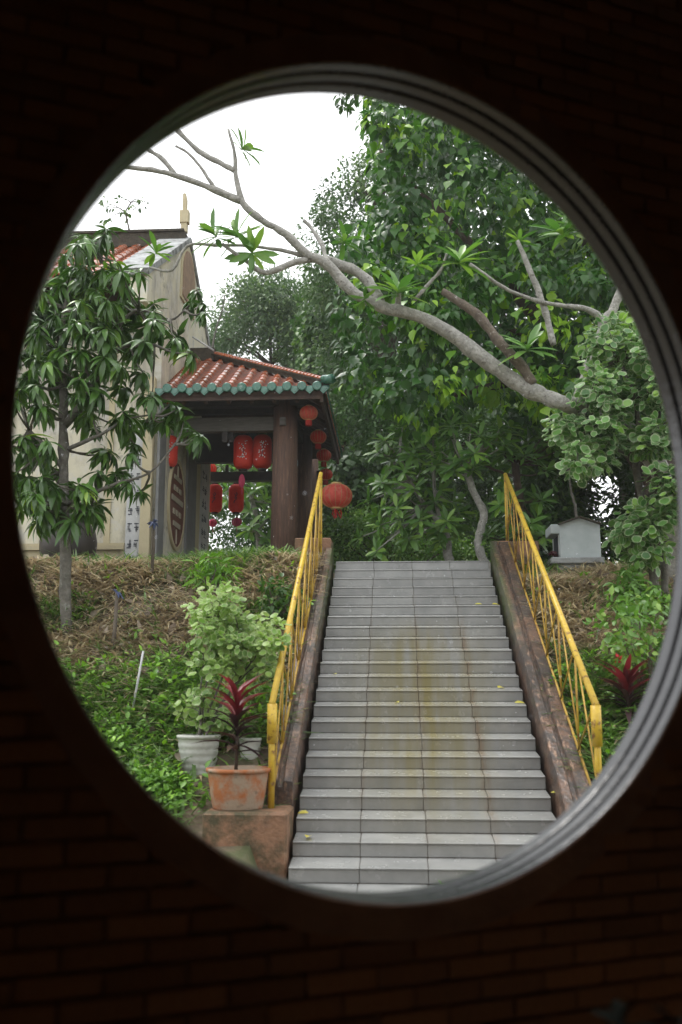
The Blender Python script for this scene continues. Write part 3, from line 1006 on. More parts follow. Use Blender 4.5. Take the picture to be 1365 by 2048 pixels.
def half_pipe(r, L, n=7, lip=.006):
    """barrel tile along -y (down slope), local z up, upper end at y=0"""
    mb = MB()
    vs, fs = [], []
    for (y, rr) in ((0, r * .93), (-L * .82, r), (-L * .82, r + lip), (-L, r + lip), (-L, r * .72)):
        for i in range(n):
            t = math.pi * i / (n - 1)
            vs.append((rr * math.cos(t), y, rr * math.sin(t)))
    for a in range(4):
        for i in range(n - 1):
            fs.append((a * n + i, (a + 1) * n + i, (a + 1) * n + i + 1, a * n + i + 1))
    mb.add(vs, fs)
    return mb

def slope_frame(p0, p1):
    d = (p1 - p0)
    L = d.length
    return math.asin(d.z / L), L

TILE_L = .29
hp = half_pipe(.085, TILE_L).mesh('barrel_tile', M['tile_orange'], False)
Ls = math.hypot(TYP - EV, TSL * (TYP - EV))
ca, sa = math.cos(ang), math.sin(ang)
stf, pan = MB(), MB()
x = TX - .74
col_i = 0
while x > -10.2:
    for k in range(int(Ls / TILE_L)):
        d = Ls - .1 - k * TILE_L
        y = EV + d * ca
        zz = rake(EV) + d * sa - .07
        if x > -7.2 and d > .9:
            inst('barrel_tile', hp, temple, (x - TO.x + rng.normal(0, .004), y - TO.y, zz - TO.z + .01), (ang, 0, rng.normal(0, .015)), (1, 1, 1))
        else:
            h = half_pipe(.085, TILE_L)
            stf.add([Vector((x, y, zz + .01)) + Matrix.Rotation(ang, 3, 'X') @ Vector(v) for v in h.v], h.f)
    np_ = int(Ls / .075)
    for k in range(np_):
        d = k * .075
        vs = []
        for dd, hh in ((0, .035), (.10, .0)):
            for i in range(5):
                t = -1 + i / 2
                vs.append(Vector((x - .137 + t * .085, EV + (d + dd) * ca - (hh) * sa * 0, rake(EV) - .085 + (d + dd) * sa + hh - .02 * (1 - t * t))))
        b = [(i, i + 1, 6 + i, 5 + i) for i in range(4)]
        pan.add(vs, b)
    x -= .275
    col_i += 1
tag(tp(stf).build('roof_tiles', M['tile_orange'], temple), kind='stuff')
tag(tp(pan).build('pan_tiles', M['tile_pan'], temple), kind='stuff')

def side_slab(px0, px1, z0, z1, proud, mat, name, ref=1000):
    y0 = atX(px0, ref, TX)[1]; y1 = atX(px1, ref, TX)[1]
    return tp(MB().b2((TX + .002, y0, z0), (TX + proud, y1, z1))).build(name, M[mat], temple)
side_slab(311, 324, 3.4, 6.6, .05, 'grey_panel', 'pilaster')
side_slab(370.5, 388, 3.4, 6.6, .05, 'grey_panel', 'pilaster')
side_slab(389, 396.5, 3.4, 6.5, .04, 'cream_trim', 'pilaster')
cpil = side_slab(397.5, 412, 3.4, 6.4, .06, 'whitewash', 'inscribed_pillar')
# front pilaster with writing
fa, fb, fc = at(257, 1000, TYF), at(286, 1000, TYF), at(306, 1000, TYF)
fpil = tp(MB().b2((fa[0], TYF - .10, 3.3), (fb[0], TYF - .002, 6.2))).build('inscribed_pillar', M['whitewash'], temple)
tp(MB().b2((fb[0] + .004, TYF - .16, 3.3), (fc[0], TYF - .002, 7.0))).build('corner_pilaster', M['cream_trim'], temple)
# mouldings along the foot of the front wall
m = MB().b2((-10.4, TYF - .10, 3.3), (fa[0] - .01, TYF - .002, 3.95)).b2((-10.4, TYF - .16, 3.955), (fa[0] - .01, TYF - .002, 4.02)).b2((-10.4, TYF - .13, 4.025), (fa[0] - .01, TYF - .002, 4.07))
tp(m).build('base_moulding', M['cream_trim'], temple)
vx = at(226, 800, TYF)[0]
tp(MB().b2((vx - .05, TYF - .03, 4.08), (vx + .05, TYF - .002, 8.2))).build('wall_rib', M['cream_trim'], temple)
# arched recess in the gable
ay0 = atX(362, 590, TX)[1]; ay1 = atX(386, 590, TX)[1]
az0 = atX(374, 610, TX)[2]; acy = (ay0 + ay1) / 2; ar = (ay1 - ay0) / 2
def arch(r, z0, z1):
    return [(acy - r, z0), (acy + r, z0)] + [(acy + r * math.cos(t), z1 + r * math.sin(t)) for t in np.linspace(0, math.pi, 13)]
recalc(tp(MB().prism(arch(ar + .09, az0 - .08, az0 + .55), 'x', TX + .002, TX + .03)).build('arch_frame', M['cream_trim'], temple))
recalc(tp(MB().prism(arch(ar, az0, az0 + .55), 'x', TX + .031, TX + .045)).build('arch_panel', M['arch_tan'], temple))
# round longevity medallion
mc = atX(351, 1010, TX)
mr = (atX(351, 925, TX)[2] - atX(351, 1096, TX)[2]) / 2
def disc(cy, cz, r0, r1, x0, x1, n=40):
    mb = MB()
    vs, fs = [], []
    for i in range(n):
        t = 2 * math.pi * i / n
        for r, xx in ((r0, x0), (r1, x0), (r1, x1), (r0, x1)):
            vs.append((xx, cy + .78 * r * math.cos(t), cz + r * math.sin(t)))
    for i in range(n):
        j = (i + 1) % n
        for a in range(4):
            b = (a + 1) % 4
            fs.append((i * 4 + a, i * 4 + b, j * 4 + b, j * 4 + a))
    mb.add(vs, fs)
    return mb
md = recalc(tp(disc(mc[1], mc[2], .0005, mr, TX + .002, TX + .03)).build('medallion', M['medallion'], temple))
recalc(tp(disc(mc[1], mc[2], mr + .001, mr + .07, TX + .002, TX + .05)).build('medallion_frame', M['cream_trim'], temple))
for (dy, dz, w, h) in ((0, .80, .10, .24), (0, .62, .95, .10), (-.36, .36, .22, .12), (0, .36, .2, .12), (.36, .36, .22, .12), (0, .10, 1.45, .12), (-.40, -.20, .24, .12), (0, -.20, .22, .12), (.40, -.20, .24, .12),
                       (0, -.48, .9, .11), (0, -.76, .08, .34)):
    cy, cz = mc[1] + dy * mr, mc[2] + dz * mr
    o = tp(MB().b2((TX + .03, mc[1] + .78 * (cy - mc[1]) - .39 * w * mr, cz - h * mr / 2), (TX + .048, mc[1] + .78 * (cy - mc[1]) + .39 * w * mr, cz + h * mr / 2))).build('stroke', M['medallion_bar'], md)

def glyph(seed, cx, cz, w, h, put):
    """a written sign of bar strokes; put(u0,u1,z0,z1)"""
    r = random.Random(seed)
    xs = [-.5, -.25, 0, .25, .5]
    rows = r.sample([.42, .2, 0, -.22, -.42], 3)
    for q in rows:
        a = r.choice([-.5, -.4, -.2]); b = r.choice([.2, .4, .5])
        put(cx + a * w, cx + b * w, cz + q * h - .055 * h, cz + q * h + .055 * h)
    for _ in range(2):
        c = r.choice([-.36, -.1, .1, .36]); a = r.choice([-.5, -.3]); b = r.choice([.2, .5])
        put(cx + c * w - .05 * w, cx + c * w + .05 * w, cz + a * h, cz + b * h)
sgn_ink = MB()
py0, py1 = atX(398.5, 1000, TX)[1], atX(408, 1000, TX)[1]
for i in range(8):
    for cc, wd in ((.25, .42), (.75, .42)):
        sgn = lambda u0, u1, z0, z1: sgn_ink.b2((TX + .061, u0, z0), (TX + .066, u1, z1))
        glyph(100 + i * 2 + int(cc * 4), py0 + (py1 - py0) * cc, 6.1 - i * .31, (py1 - py0) * wd, .19, sgn)
tp(sgn_ink).build('inscription', M['ink'], cpil)
sgn_ink = MB()
for i in range(7):
    for cc in (.28, .74):
        sgn = lambda u0, u1, z0, z1: sgn_ink.b2((u0, TYF - .107, z0), (u1, TYF - .101, z1))
        glyph(200 + i * 2 + int(cc * 4), fa[0] + (fb[0] - fa[0]) * cc, 5.5 - i * .29, .075, .15, sgn)
tp(sgn_ink).build('inscription', M['ink'], fpil)

# ================================================================== pavilion porch
EX, EY0, EY1, EZ = -1.2, 16.2, 21.0, 6.74
AX, AY, AZ = -3.6, 18.6, 8.12
pav = empty('pavilion', (-2.0, 17.0, 3.45), 0, 'open timber pavilion with green edged orange tile roof hung with red lanterns', 'pavilion')
PO = Vector((-2.0, 17.0, 3.45))
def pp(mb):
    mb.v = [(a - PO.x, b - PO.y, c - PO.z) for a, b, c in mb.v]
    return mb
LX = TX + .01
th = .09
def slab(top, name):
    vs = [Vector(p) for p in top] + [Vector(p) - Vector((0, 0, th)) for p in top]
    n = len(top)
    fs = [tuple(range(n)), tuple(range(2 * n - 1, n - 1, -1))] + [(i, i + n, (i + 1) % n + n, (i + 1) % n) for i in range(n)]
    m = MB(); m.add(vs, fs)
    return recalc(pp(m).build(name, M['rafter'], pav))
slab([(LX, EY0, EZ), (EX, EY0, EZ), (AX, AY, AZ), (LX, AY, AZ)], 'roof_slab')
slab([(EX, EY0, EZ), (EX, EY1, EZ), (AX, AY, AZ)], 'roof_slab')
slab([(EX, EY1, EZ), (LX, EY1, EZ), (LX, AY, AZ), (AX, AY, AZ)], 'roof_slab')
pa = math.atan2(AZ - EZ, AY - EY0)
PL = math.hypot(AZ - EZ, AY - EY0)
pca, psa = math.cos(pa), math.sin(pa)
hp2 = half_pipe(.068, .245, 8).mesh('barrel_tile', M['tile_orange'])
disc_me = MB().lathe([(.002, .012), (.03, .012), (.032, .0), (.042, .0), (.044, .016), (.062, .016), (.064, -.004), (.078, -.004), (.082, .004), (.082, .05), (.07, .06)], 16)
disc_me = disc_me.mesh('eave_disc', M['tile_green'], False)
dm = MB()
dv = [(-.105, .0), (-.105, .045), (.105, .045), (.105, 0), (.06, -.045), (.0, -.105), (-.06, -.045)]
dm.prism(dv, 'y', -.012, .012)
dm.prism([(a * .72, b * .72) for a, b in dv], 'y', -.02, -.0121)
drip_me = dm.mesh('drip_tile', M['tile_green'])
pan = MB()
SP = .262
x = EX - .13
while x > LX + .05:
    ymax = min(EY0 + (EX - x), AY)            # the hip cuts the slope
    run = (ymax - EY0) / pca - .06
    k = 0
    while k * .245 < run - .02:
        d1 = min((k + 1) * .245, run)
        inst('barrel_tile', hp2, pav, (x - PO.x + rng.normal(0, .003), EY0 + d1 * pca - PO.y, EZ + d1 * psa + .03 - PO.z), (pa + rng.normal(0, .008), 0, rng.normal(0, .012)), (1, (d1 - k * .245) / .245 if d1 < (k + 1) * .245 else 1, 1))
        k += 1
    inst('eave_disc', disc_me, pav, (x - PO.x, EY0 - .03 - PO.y, EZ + .045 - PO.z), (math.pi / 2 + rng.normal(0, .05), 0, 0), (1, 1, 1))
    xm = x - SP / 2
    inst('drip_tile', drip_me, pav, (xm - PO.x, EY0 - .035 - PO.y, EZ + .01 - PO.z), (-.12, rng.normal(0, .03), 0), (1, 1, 1))
    run2 = (min(EY0 + (EX - xm), AY) - EY0) / pca
    for k in range(int(run2 / .125)):
        d = k * .125
        vs = []
        for dd, hh in ((0, .062), (.0, .036), (.16, .0)):
            for i in range(6):
                t = -1 + i / 2.5
                vs.append(Vector((xm + t * .085, EY0 + (d + dd) * pca, EZ + .03 + (d + dd) * psa + hh - .05 * (1 - t * t))))
        pan.add(vs, [(a * 6 + i, a * 6 + i + 1, a * 6 + 7 + i, a * 6 + 6 + i) for a in range(2) for i in range(5)])
    x -= SP
tag(pp(pan).build('pan_tiles', M['tile_pan'], pav), kind='stuff')
inst('drip_tile', drip_me, pav, (EX - .02 - PO.x, EY0 - .035 - PO.y, EZ + .01 - PO.z), (-.12, 0, 0))
# right slope: barrel tiles and drip edge, seen edge on
stf = MB()
y = EY0 + .2
pa2 = math.atan2(AZ - EZ, EX - AX)
while y < EY1 - .1:
    run = min(y - EY0, EY1 - y)
    h = half_pipe(.068, max(run / math.cos(pa2) - .05, .12), 6)
    top = Vector((EX - run + .05, y, EZ + (run - .05) * math.tan(pa2) + .03))
    stf.add([top + Matrix.Rotation(math.pi / 2, 3, 'Z') @ (Matrix.Rotation(pa2, 3, 'X') @ Vector(v)) for v in h.v], h.f)
    y += SP
tag(pp(stf).build('roof_tiles', M['tile_orange'], pav), kind='stuff')
y = EY0 + .25
while y < EY1:
    inst('drip_tile', drip_me, pav, (EX + .03 - PO.x, y - PO.y, EZ + .01 - PO.z), (-.12, 0, math.pi / 2))
    y += SP
# hip ridges
def hip(a, b, nm, hgt=.2):
    a, b = Vector(a), Vector(b)
    d = (b - a)
    L = d.length
    rot = d.to_track_quat('Y', 'Z').to_matrix()
    m = MB().box((a + b) / 2 + Vector((0, 0, hgt / 2 + .02)), (.16, L, hgt), rot)
    m.box((a + b) / 2 + Vector((0, 0, hgt + .03)), (.22, L, .035), rot)
    o = pp(m).build(nm, M['old_ridge'], pav)
    cap = half_pipe(.075, .105, 7).mesh('ridge_tile', M['tile_orange'])
    n = int(L / .1)
    for i in range(n):
        p = a + d * ((i + 1) / n) + Vector((0, 0, hgt + .03))
        inst('ridge_tile', cap, pav, p - PO, rot.to_euler(), (1, 1, 1))
hip((EX + .02, EY0 - .02, EZ + .02), (AX, AY, AZ + .02), 'hip_ridge', .085)
hip((EX + .02, EY1 + .02, EZ + .02), (AX, AY, AZ + .02), 'hip_ridge', .085)
m = MB().b2((LX, AY - .1, AZ), (AX, AY + .1, AZ + .26)); pp(m).build('roof_ridge', M['old_ridge'], pav)
m = MB().tube([(EX - .02, EY0 - .02, EZ + .16), (EX + .15, EY0 - .17, EZ + .13)], [.085, .08], 10); pp(m).build('corner_tile', M['tile_green'], pav, True)
# fascia boards and rafters
pp(MB().b2((LX, EY0 + .02, EZ - .165), (EX - .03, EY0 + .06, EZ - .055))).build('fascia', M['rafter'], pav)
pp(MB().b2((EX - .08, EY0 + .02, EZ - .22), (EX - .03, EY1, EZ - .05))).build('fascia', M['rafter'], pav)
y = EY0 + .35
while y < EY1 - .1:
    run = min(y - EY0, EY1 - y, EX + 2.0 + .4)
    c = Vector((EX - .08 - run / 2, y, EZ - .155 + run / 2 * math.tan(pa2)))
    pp(MB().box(c, (run / math.cos(pa2), .06, .10), Matrix.Rotation(pa2, 3, 'Y'))).build('rafter', M['rafter'], pav)
    y += .3
x = EX - .5
while x > LX + .1:
    run = min(EX - x, 2.2)
    c = Vector((x, EY0 + .1 + run / 2, EZ - .155 + run / 2 * math.tan(pa)))
    pp(MB().box(c, (.06, run / math.cos(pa), .10), Matrix.Rotation(pa, 3, 'X'))).build('rafter', M['rafter'], pav)
    x -= .4
# columns
c0 = at(570, 1000, 17.0)
CXF = c0[0]
CYS = [17.0, atX(606, 1000, CXF + .06)[1], atX(620, 1000, CXF + .06)[1]]
pp(MB().tube([(CXF - .01, 17.0, 3.35), (CXF - .005, 17.0, 5.0), (CXF, 17.0, 6.9)], [.24, .235, .215], 20)).build('column', M['old_wood'], pav, True)
for yy in CYS[1:]:
    pp(MB().tube([(CXF + .06, yy, 3.35), (CXF + .06, yy, 6.9)], [.2, .19], 16)).build('column', M['old_wood'], pav, True)
# beams
def beam(px0, py0, px1, py1, Y, d, mat, nm='beam'):
    a, b = at(px0, py0, Y), at(px1, py1, Y)
    pp(MB().b2((a[0], Y - d / 2, b[2]), (b[0], Y + d / 2, a[2]))).build(nm, M[mat], pav)
beam(366, 839, 552, 863, 17.02, .16, 'grey_wood')
beam(340, 790, 650, 812, 16.9, .18, 'black_wood')
beam(395, 946, 648, 961, CYS[2], .2, 'black_wood')
beam(395, 868, 552, 925, 18.6, .14, 'black_wood', 'panel')
beam(395, 790, 640, 850, CYS[2] + .01, .12, 'black_wood', 'panel')
beam(446, 845, 456, 884, 17.0, .08, 'black_wood', 'strut')
beam(460, 845, 467, 884, 17.1, .08, 'black_wood', 'strut')
beam(452, 930, 457, 948, CYS[2], .08, 'black_wood', 'strut')
a, b = at(560, 835, 16.74), at(572, 850, 16.74)
pp(MB().b2((a[0], 16.72, b[2]), (b[0], 16.79, a[2]))).build('bracket', M['grey_wood'], pav)
for yy in (17.2, 19.0, 20.8):       # tie beams under the roof to the temple wall
    pp(MB().b2((LX + .02, yy, 6.62), (CXF, yy + .12, 6.8))).build('tie_beam', M['black_wood'], pav)
for xx in (CXF, ):
    pp(MB().b2((xx - .08, 17.0, 6.62), (xx + .08, EY1 - .1, 6.84))).build('wall_plate', M['black_wood'], pav)
def plate(px, py, w, h, Y, mat, label):
    c = at(px, py, Y)
    vs = [(w / 2 * math.cos(t), h / 2 * math.sin(t)) for t in np.linspace(0, 2 * math.pi, 25)[:-1]]
    o = MB().prism(vs, 'y', -.015, .015).build('oval_plate', M[mat])
    recalc(o)
    o.location = c; o.rotation_euler = (0, 0, R(60))
    tag(o, label, 'plate')
plate(588, 925, .22, .34, 17.0, 'plate_blue', 'pale blue oval plate fixed to the big front pavilion column')
plate(612, 1002, .18, .36, CYS[1] - .1, 'plate_white', 'white oblong plate fixed to a rear pavilion column')

# ------------------------------------------------------------------ lanterns
def lantern_round(c, w, h, top_z, label, mat='lantern_red', group='round red lanterns along the pavilion eave', loops=False):
    o = empty('round_lantern', c, 0, label, 'lantern', group)
    n, k = 48, 16
    prof = []
    for i in range(13):
        t = -math.pi / 2 * .84 + math.pi * .84 * i / 12
        prof.append((w / 2 * math.cos(t) ** .8, h / 2 * math.sin(t) / math.sin(math.pi / 2 * .84)))
    shade = MB().lathe(prof, n, (0, 0, 0), .05, k).build('shade', M[mat], o, True)
    rb = MB()
    for i in range(k):
        t = 2 * math.pi * i / k
        rb.tube([((r + .002) * math.cos(t), (r + .002) * math.sin(t), z) for r, z in prof], w * .006, 4)
    rb.build('ribs', M['gold'], shade)
    r0 = prof[-1][0]
    MB().lathe([(r0 * 1.02, 0), (r0 * 1.05, h * .08), (r0 * .8, h * .09)], 16, (0, 0, h / 2 - .005)).build('top_cap', M['gold'], o, True)
    MB().lathe([(r0 * .9, -h * .09), (r0 * 1.05, -h * .07), (r0 * 1.02, 0)], 16, (0, 0, -h / 2 + .005)).build('bottom_cap', M['gold'], o, True)
    ts = MB()
    if loops:
        for q in range(3):
            a = q * 2.1 + .3
            ca_, sa_ = math.cos(a), math.sin(a)
            ts.tube([(r0 * .8 * ca_, r0 * .8 * sa_, -h / 2 - h * .07), (r0 * 1.0 * ca_, r0 * 1.0 * sa_, -h * .75), (r0 * .7 * ca_ + .02, r0 * .7 * sa_, -h * .95), (r0 * .3 * ca_, r0 * .3 * sa_, -h * .7), (0, 0, -h / 2 - h * .07)], h * .035, 6)
    else:
        for q in range(14):
            a = 2 * math.pi * q / 14
            ts.tube([(r0 * .85 * math.cos(a), r0 * .85 * math.sin(a), -h / 2 - h * .05), (r0 * .9 * math.cos(a), r0 * .9 * math.sin(a), -h * .95)], h * .05, 5)
    ts.build('tassel', M['tassel'], o)
    MB().tube([(0, 0, h / 2 + h * .05), (0, 0, top_z - c[2])], .004, 5).build('cord', M['black_wood'], o)
    return o

def lantern_long(c, w, h, top_z, label, mark, group):
    o = empty('barrel_lantern', c, rng.uniform(-.4, .4) * 0, label, 'lantern', group)
    r = w / 2
    prof = [(r * .36, -h / 2), (r * .62, -h * .475), (r * .82, -h * .43), (r * .94, -h * .37), (r, -h * .28)]
    m = 22
    for i in range(1, m):
        q = -h * .28 + h * .56 * i / m
        prof.append((r * (1.0 if i % 2 else .968), q))
    prof += [(r, h * .28), (r * .94, h * .37), (r * .82, h * .43), (r * .62, h * .475), (r * .36, h / 2)]
    shade = MB().lathe(prof, 28).build('shade', M['lantern_red'], o, True)
    for s in (-1, 1):
        MB().lathe([(r * .44, -.018), (r * .46, 0), (r * .44, .018)], 16, (0, 0, s * (h / 2 + .012))).build('end_ring', M['black_wood'], o, True)
    MB().tube([(0, 0, h / 2), (0, 0, top_z - c[2])], .005, 5).build('cord', M['black_wood'], o)
    mk = MB()
    def on(a, z, e=.004):
        return Vector(((r + e) * math.sin(a), -(r + e) * math.cos(a), z))
    if mark == 'dots':
        rr = random.Random(hash(label) % 997 if False else len(label))
        for _ in range(30):
            t = rr.random()
            a = .25 + rr.gauss(0, .20) - .25 * t
            zz = h * (.26 - .52 * t) + rr.gauss(0, .02)
            mk.box(on(a, zz, .005), (.015, .015, .015), Matrix.Rotation(rr.random() * 3, 3, 'Y'))
        mk.build('blossom_print', M['white_dot'], shade)
        mk2 = MB().tube([on(.1, .18 * h), on(.2, .0), on(.05, -.2 * h)], .006, 5)
        mk2.build('twig_print', M['ink'], shade)
    else:
        mk.tube([on(.12, .16 * h), on(.3, .10 * h), on(.05, .02 * h), on(.22, -.06 * h), on(-.05, -.14 * h), on(-.12, -.2 * h)], .008, 5)
        mk.tube([on(-.05, .12 * h), on(.1, .05 * h)], .007, 5)
        mk.tube([on(.25, .0), on(.02, -.05 * h), on(-.1, -.02 * h)], .007, 5)
        mk.build('brush_writing', M['ink'], shade)
    return o

def LR(px, py, wpx, hpx, Y, top, label, **kw):
    c = at(px, py, Y)
    s = math.hypot(Y, 1) / F * 1.02
    return lantern_round(c, wpx * s, hpx * s, top, label, **kw)
def LL(px, py, wpx, hpx, Y, top, label, mark, group='barrel lanterns inside the pavilion'):
    c = at(px, py, Y)
    s = Y / F * 1.02
    return lantern_long(c, wpx * s, hpx * s, top, label, mark, group)
LR(618, 826, 37, 28, 16.7, EZ - .1, 'pale round lantern nearest the front eave corner', mat='lantern_pale')
LR(637, 874, 33, 26, 18.0, EZ - .1, 'round red lantern hanging second from the front eave corner')
LR(648, 911, 30, 24, 19.3, EZ - .1, 'round red lantern hanging third from the front eave corner')
LR(652, 949, 27, 22, 20.6, EZ - .1, 'round red lantern hanging behind the top end of the handrail')
LR(673, 992, 64, 47, 17.15, EZ - .04, 'large faded pink round lantern with looped tassels beside the handrail', mat='lantern_pale', group=None, loops=True)
LR(418, 938, 32, 26, 21.6, 6.6, 'round red lantern half hidden behind the black cross beam', group=None)
LR(334, 812, 38, 28, 16.9, EZ - .1, 'round red lantern glimpsed between mango leaves under the eave', group=None)
LL(487, 905, 40, 71, 17.6, 6.6, 'barrel lantern with few blossoms hanging nearer the medallion, beside its twin', 'dots')
LL(525, 904, 39, 71, 17.6, 6.6, 'barrel lantern with white blossoms touching the big column', 'dots')
LL(339, 903, 35, 66, 17.2, 6.6, 'barrel lantern with white blossoms half hidden by mango leaves', 'dots')
LL(430, 997, 31, 58, CYS[2] - .15, 6.2, 'lower barrel lantern with black brush writing next to the inscribed pillar', 'brush')
LL(473, 997, 31, 58, CYS[2] - .15, 6.2, 'lower barrel lantern with black brush writing under the pink tassel', 'brush')
def paper(px, py, w, h, Y, label, ball=True, top=None):
    c = at(px, py, Y)
    o = empty('paper_ornament', c, 0, label, 'ornament', 'pink paper ornaments in the pavilion')
    prof = [(w / 2 * max(math.cos(t), .08), h / 2 * math.sin(t)) for t in np.linspace(-1.5, 1.5, 9)]
    MB().lathe(prof, 32, (0, 0, 0), .3, 14).build('honeycomb', M['pink'], o)
    MB().tube([(0, 0, h / 2 - .01), (0, 0, (top or c[2] + .4) - c[2])], .004, 5).build('cord', M['black_wood'], o)
    MB().tube([(0, 0, -h / 2 + .01), (.01, 0, -h / 2 - .12)], .006, 5).build('tail', M['pink'], o)
paper(474, 1044, .23, .2, CYS[2] - .15, 'pink paper ball below a barrel lantern in the open bay', top=atX(474, 1025, -2.8)[2] + .3)
paper(426, 1046, .2, .19, CYS[2] + .3, 'dark pink paper ball below the lantern next to the inscribed pillar', top=5.6)
paper(484, 962, .12, .26, 17.6, 'pink paper tassel below the paired blossom lanterns', top=5.7)
paper(333, 953, .13, .32, 17.2, 'pink paper tassel in front of the round medallion', top=5.7)

# big dark jar on the terrace
jc = at(132, 1112, 15.2)
jr = 115 * 15.4 / F / 2
jar = empty('water_jar', (jc[0], 15.3, 3.46), 0, 'large dark glazed jar on the terrace behind the mango trunk', 'jar')
MB().lathe([(jr * .6, 0), (jr * .8, .1), (jr * .98, .32), (jr, .5), (jr * .92, .68), (jr * .74, .8), (jr * .7, .84)], 32).build('body', M['jar'], jar, True)
MB().lathe([(jr * .72, .835), (jr * .82, .85), (jr * .84, .89), (jr * .8, .91), (jr * .7, .9)], 32).build('rim', M['jar'], jar, True)

# ------------------------------------------------------------------ white shrine
sY = 14.75
a, b = at(1119, 1050, sY), at(1203, 1114, sY)
pk = at(1160, 1036, sY)
shr = empty('spirit_shrine', ((a[0] + b[0]) / 2, sY, b[2]), 0, 'small white gabled shrine on a grey slab at the bank top', 'shrine')
hw = (b[0] - a[0]) / 2; hh = a[2] - b[2]; hp_ = pk[2] - b[2]
recalc(MB().prism([(-hw, 0), (hw, 0), (hw, hh), (0.0, hp_), (-hw, hh)], 'y', 0, .7).build('body', M['shrine_white'], shr))
for s in (-1, 1):
    L = math.hypot(hw, hp_ - hh)
    aa = math.atan2(hp_ - hh, hw)
    MB().box((s * hw / 2 * 1.02, .34, (hh + hp_) / 2 + .014), (L * 1.06, .80, .022), Matrix.Rotation(s * aa, 3, 'Y')).build('roof_panel', M['old_ridge'], shr)
MB().bev((-hw - .13, .02, hh - .13), (-hw + .10, .55, hh + .015), .01).build('awning', M['shrine_white'], shr)
MB().b2((-hw - .008, .08, .0), (-hw + .002, .12, hh - .14)).b2((-hw - .008, .56, .0), (-hw + .002, .60, hh - .14)).build('door_frame', M['plate_white'], shr)
MB().b2((-hw - .004, .121, .0), (-hw + .001, .559, hh - .14)).build('doorway', M['ink'], shr)
MB().bev((-hw - .15, -.06, -.10), (hw + .04, .8, -.005), .012).build('slab', M['weathered_cement'], shr)
MB().bev((-hw - .05, .0, -.4), (hw + .02, .75, -.105), .01).build('pedestal', M['weathered_cement'], shr)
fl = MB()
for q in range(14):
    fl.box((-hw - .09 + rng.normal(0, .025), .1 + rng.normal(0, .04), .03 + rng.uniform(0, .07)), (.03, .03, .03), Matrix.Rotation(q, 3, 'X'))
tag(fl.build('flower_offering', M['leaf_red']), 'bunch of red flowers beside the white shrine door', 'flowers').location = shr.location

# yellow canopy tip beyond the stair head
c = at(690, 1112, 26.0)
tent = empty('canopy_tent', (c[0], 26.0, 3.5), 0, 'pale yellow canopy top just showing beyond the stair head', 'tent')
m = MB(); s = .62; zt = c[2] - 3.5
m.add([(-s, -s, zt - .25), (s, -s, zt - .25), (s, s, zt - .25), (-s, s, zt - .25), (0, 0, zt)], [(0, 1, 4), (1, 2, 4), (2, 3, 4), (3, 0, 4), (3, 2, 1, 0)])
m.build('canopy', M['tent_yellow'], tent)
for sx_ in (-1, 1):
    for sy_ in (-1, 1):
        MB().tube([(sx_ * s * .95, sy_ * s * .95, -.02), (sx_ * s * .95, sy_ * s * .95, zt - .24)], .02, 6).build('pole', M['pipe'], tent)

# ================================================================== trees
def px_tube(mb, pts, n=10, k=4, wob=.08):
    """pts: (px, py, Y, half width in px)"""
    P = [at(p[0], p[1], p[2]) for p in pts]
    r = [p[3] * p[2] / F for p in pts]
    pa_, ra_ = smooth_path(P, r, k, wob)
    mb.tube(pa_, ra_, n)
    return P

def tree(name, base, label, cat='tree', group=None):
    return empty(name, base, 0, label, cat, group)

def shift(o_mb, base):
    o_mb.v = [(a - base[0], b - base[1], c - base[2]) for a, b, c in o_mb.v]
    return o_mb

def nearest(pts, q):
    pts = np.array(pts)
    return pts[np.argmin(((pts - q) ** 2).sum(1))]

# ------------------------------------------------------------------ mango tree in front of the temple
mb = MB()
YM = 12.45
mbase = at(132, 1266, YM)
trunk = px_tube(mb, [(133, 1290, YM, 14), (132, 1240, YM, 12.5), (131, 1120, YM, 11.5), (129, 1000, YM, 11), (128, 900, YM, 10.5), (127, 840, YM, 9), (127, 770, YM, 8), (122, 700, YM, 6.5), (130, 620, YM, 5), (150, 540, YM, 4), (180, 490, YM, 3)], 12)
l1 = px_tube(mb, [(130, 850, YM, 8), (160, 812, YM - .1, 7), (190, 770, YM - .2, 6), (215, 715, YM - .1, 5), (260, 690, YM, 4), (310, 690, YM + .1, 3)], 8)
l2 = px_tube(mb, [(215, 715, YM - .1, 4), (240, 650, YM, 4), (280, 620, YM, 3), (340, 640, YM, 2.5), (370, 620, YM, 2)], 8)
l3 = px_tube(mb, [(132, 1010, YM, 6), (190, 985, YM - .2, 4.5), (240, 965, YM - .2, 3.5), (300, 945, YM - .1, 2.5), (350, 890, YM, 2)], 8)
l4 = px_tube(mb, [(128, 940, YM, 5), (90, 890, YM - .2, 4), (60, 860, YM - .1, 3), (30, 780, YM, 2.5)], 8)
l5 = px_tube(mb, [(126, 760, YM, 5), (90, 700, YM + .3, 4), (80, 640, YM + .4, 3)], 8)
l6 = px_tube(mb, [(130, 900, YM, 5), (200, 870, YM - .3, 3.5), (250, 840, YM - .3, 2.5), (300, 830, YM - .2, 2)], 8)
limbs = trunk[5:] + l1 + l2 + l3 + l4 + l5 + l6
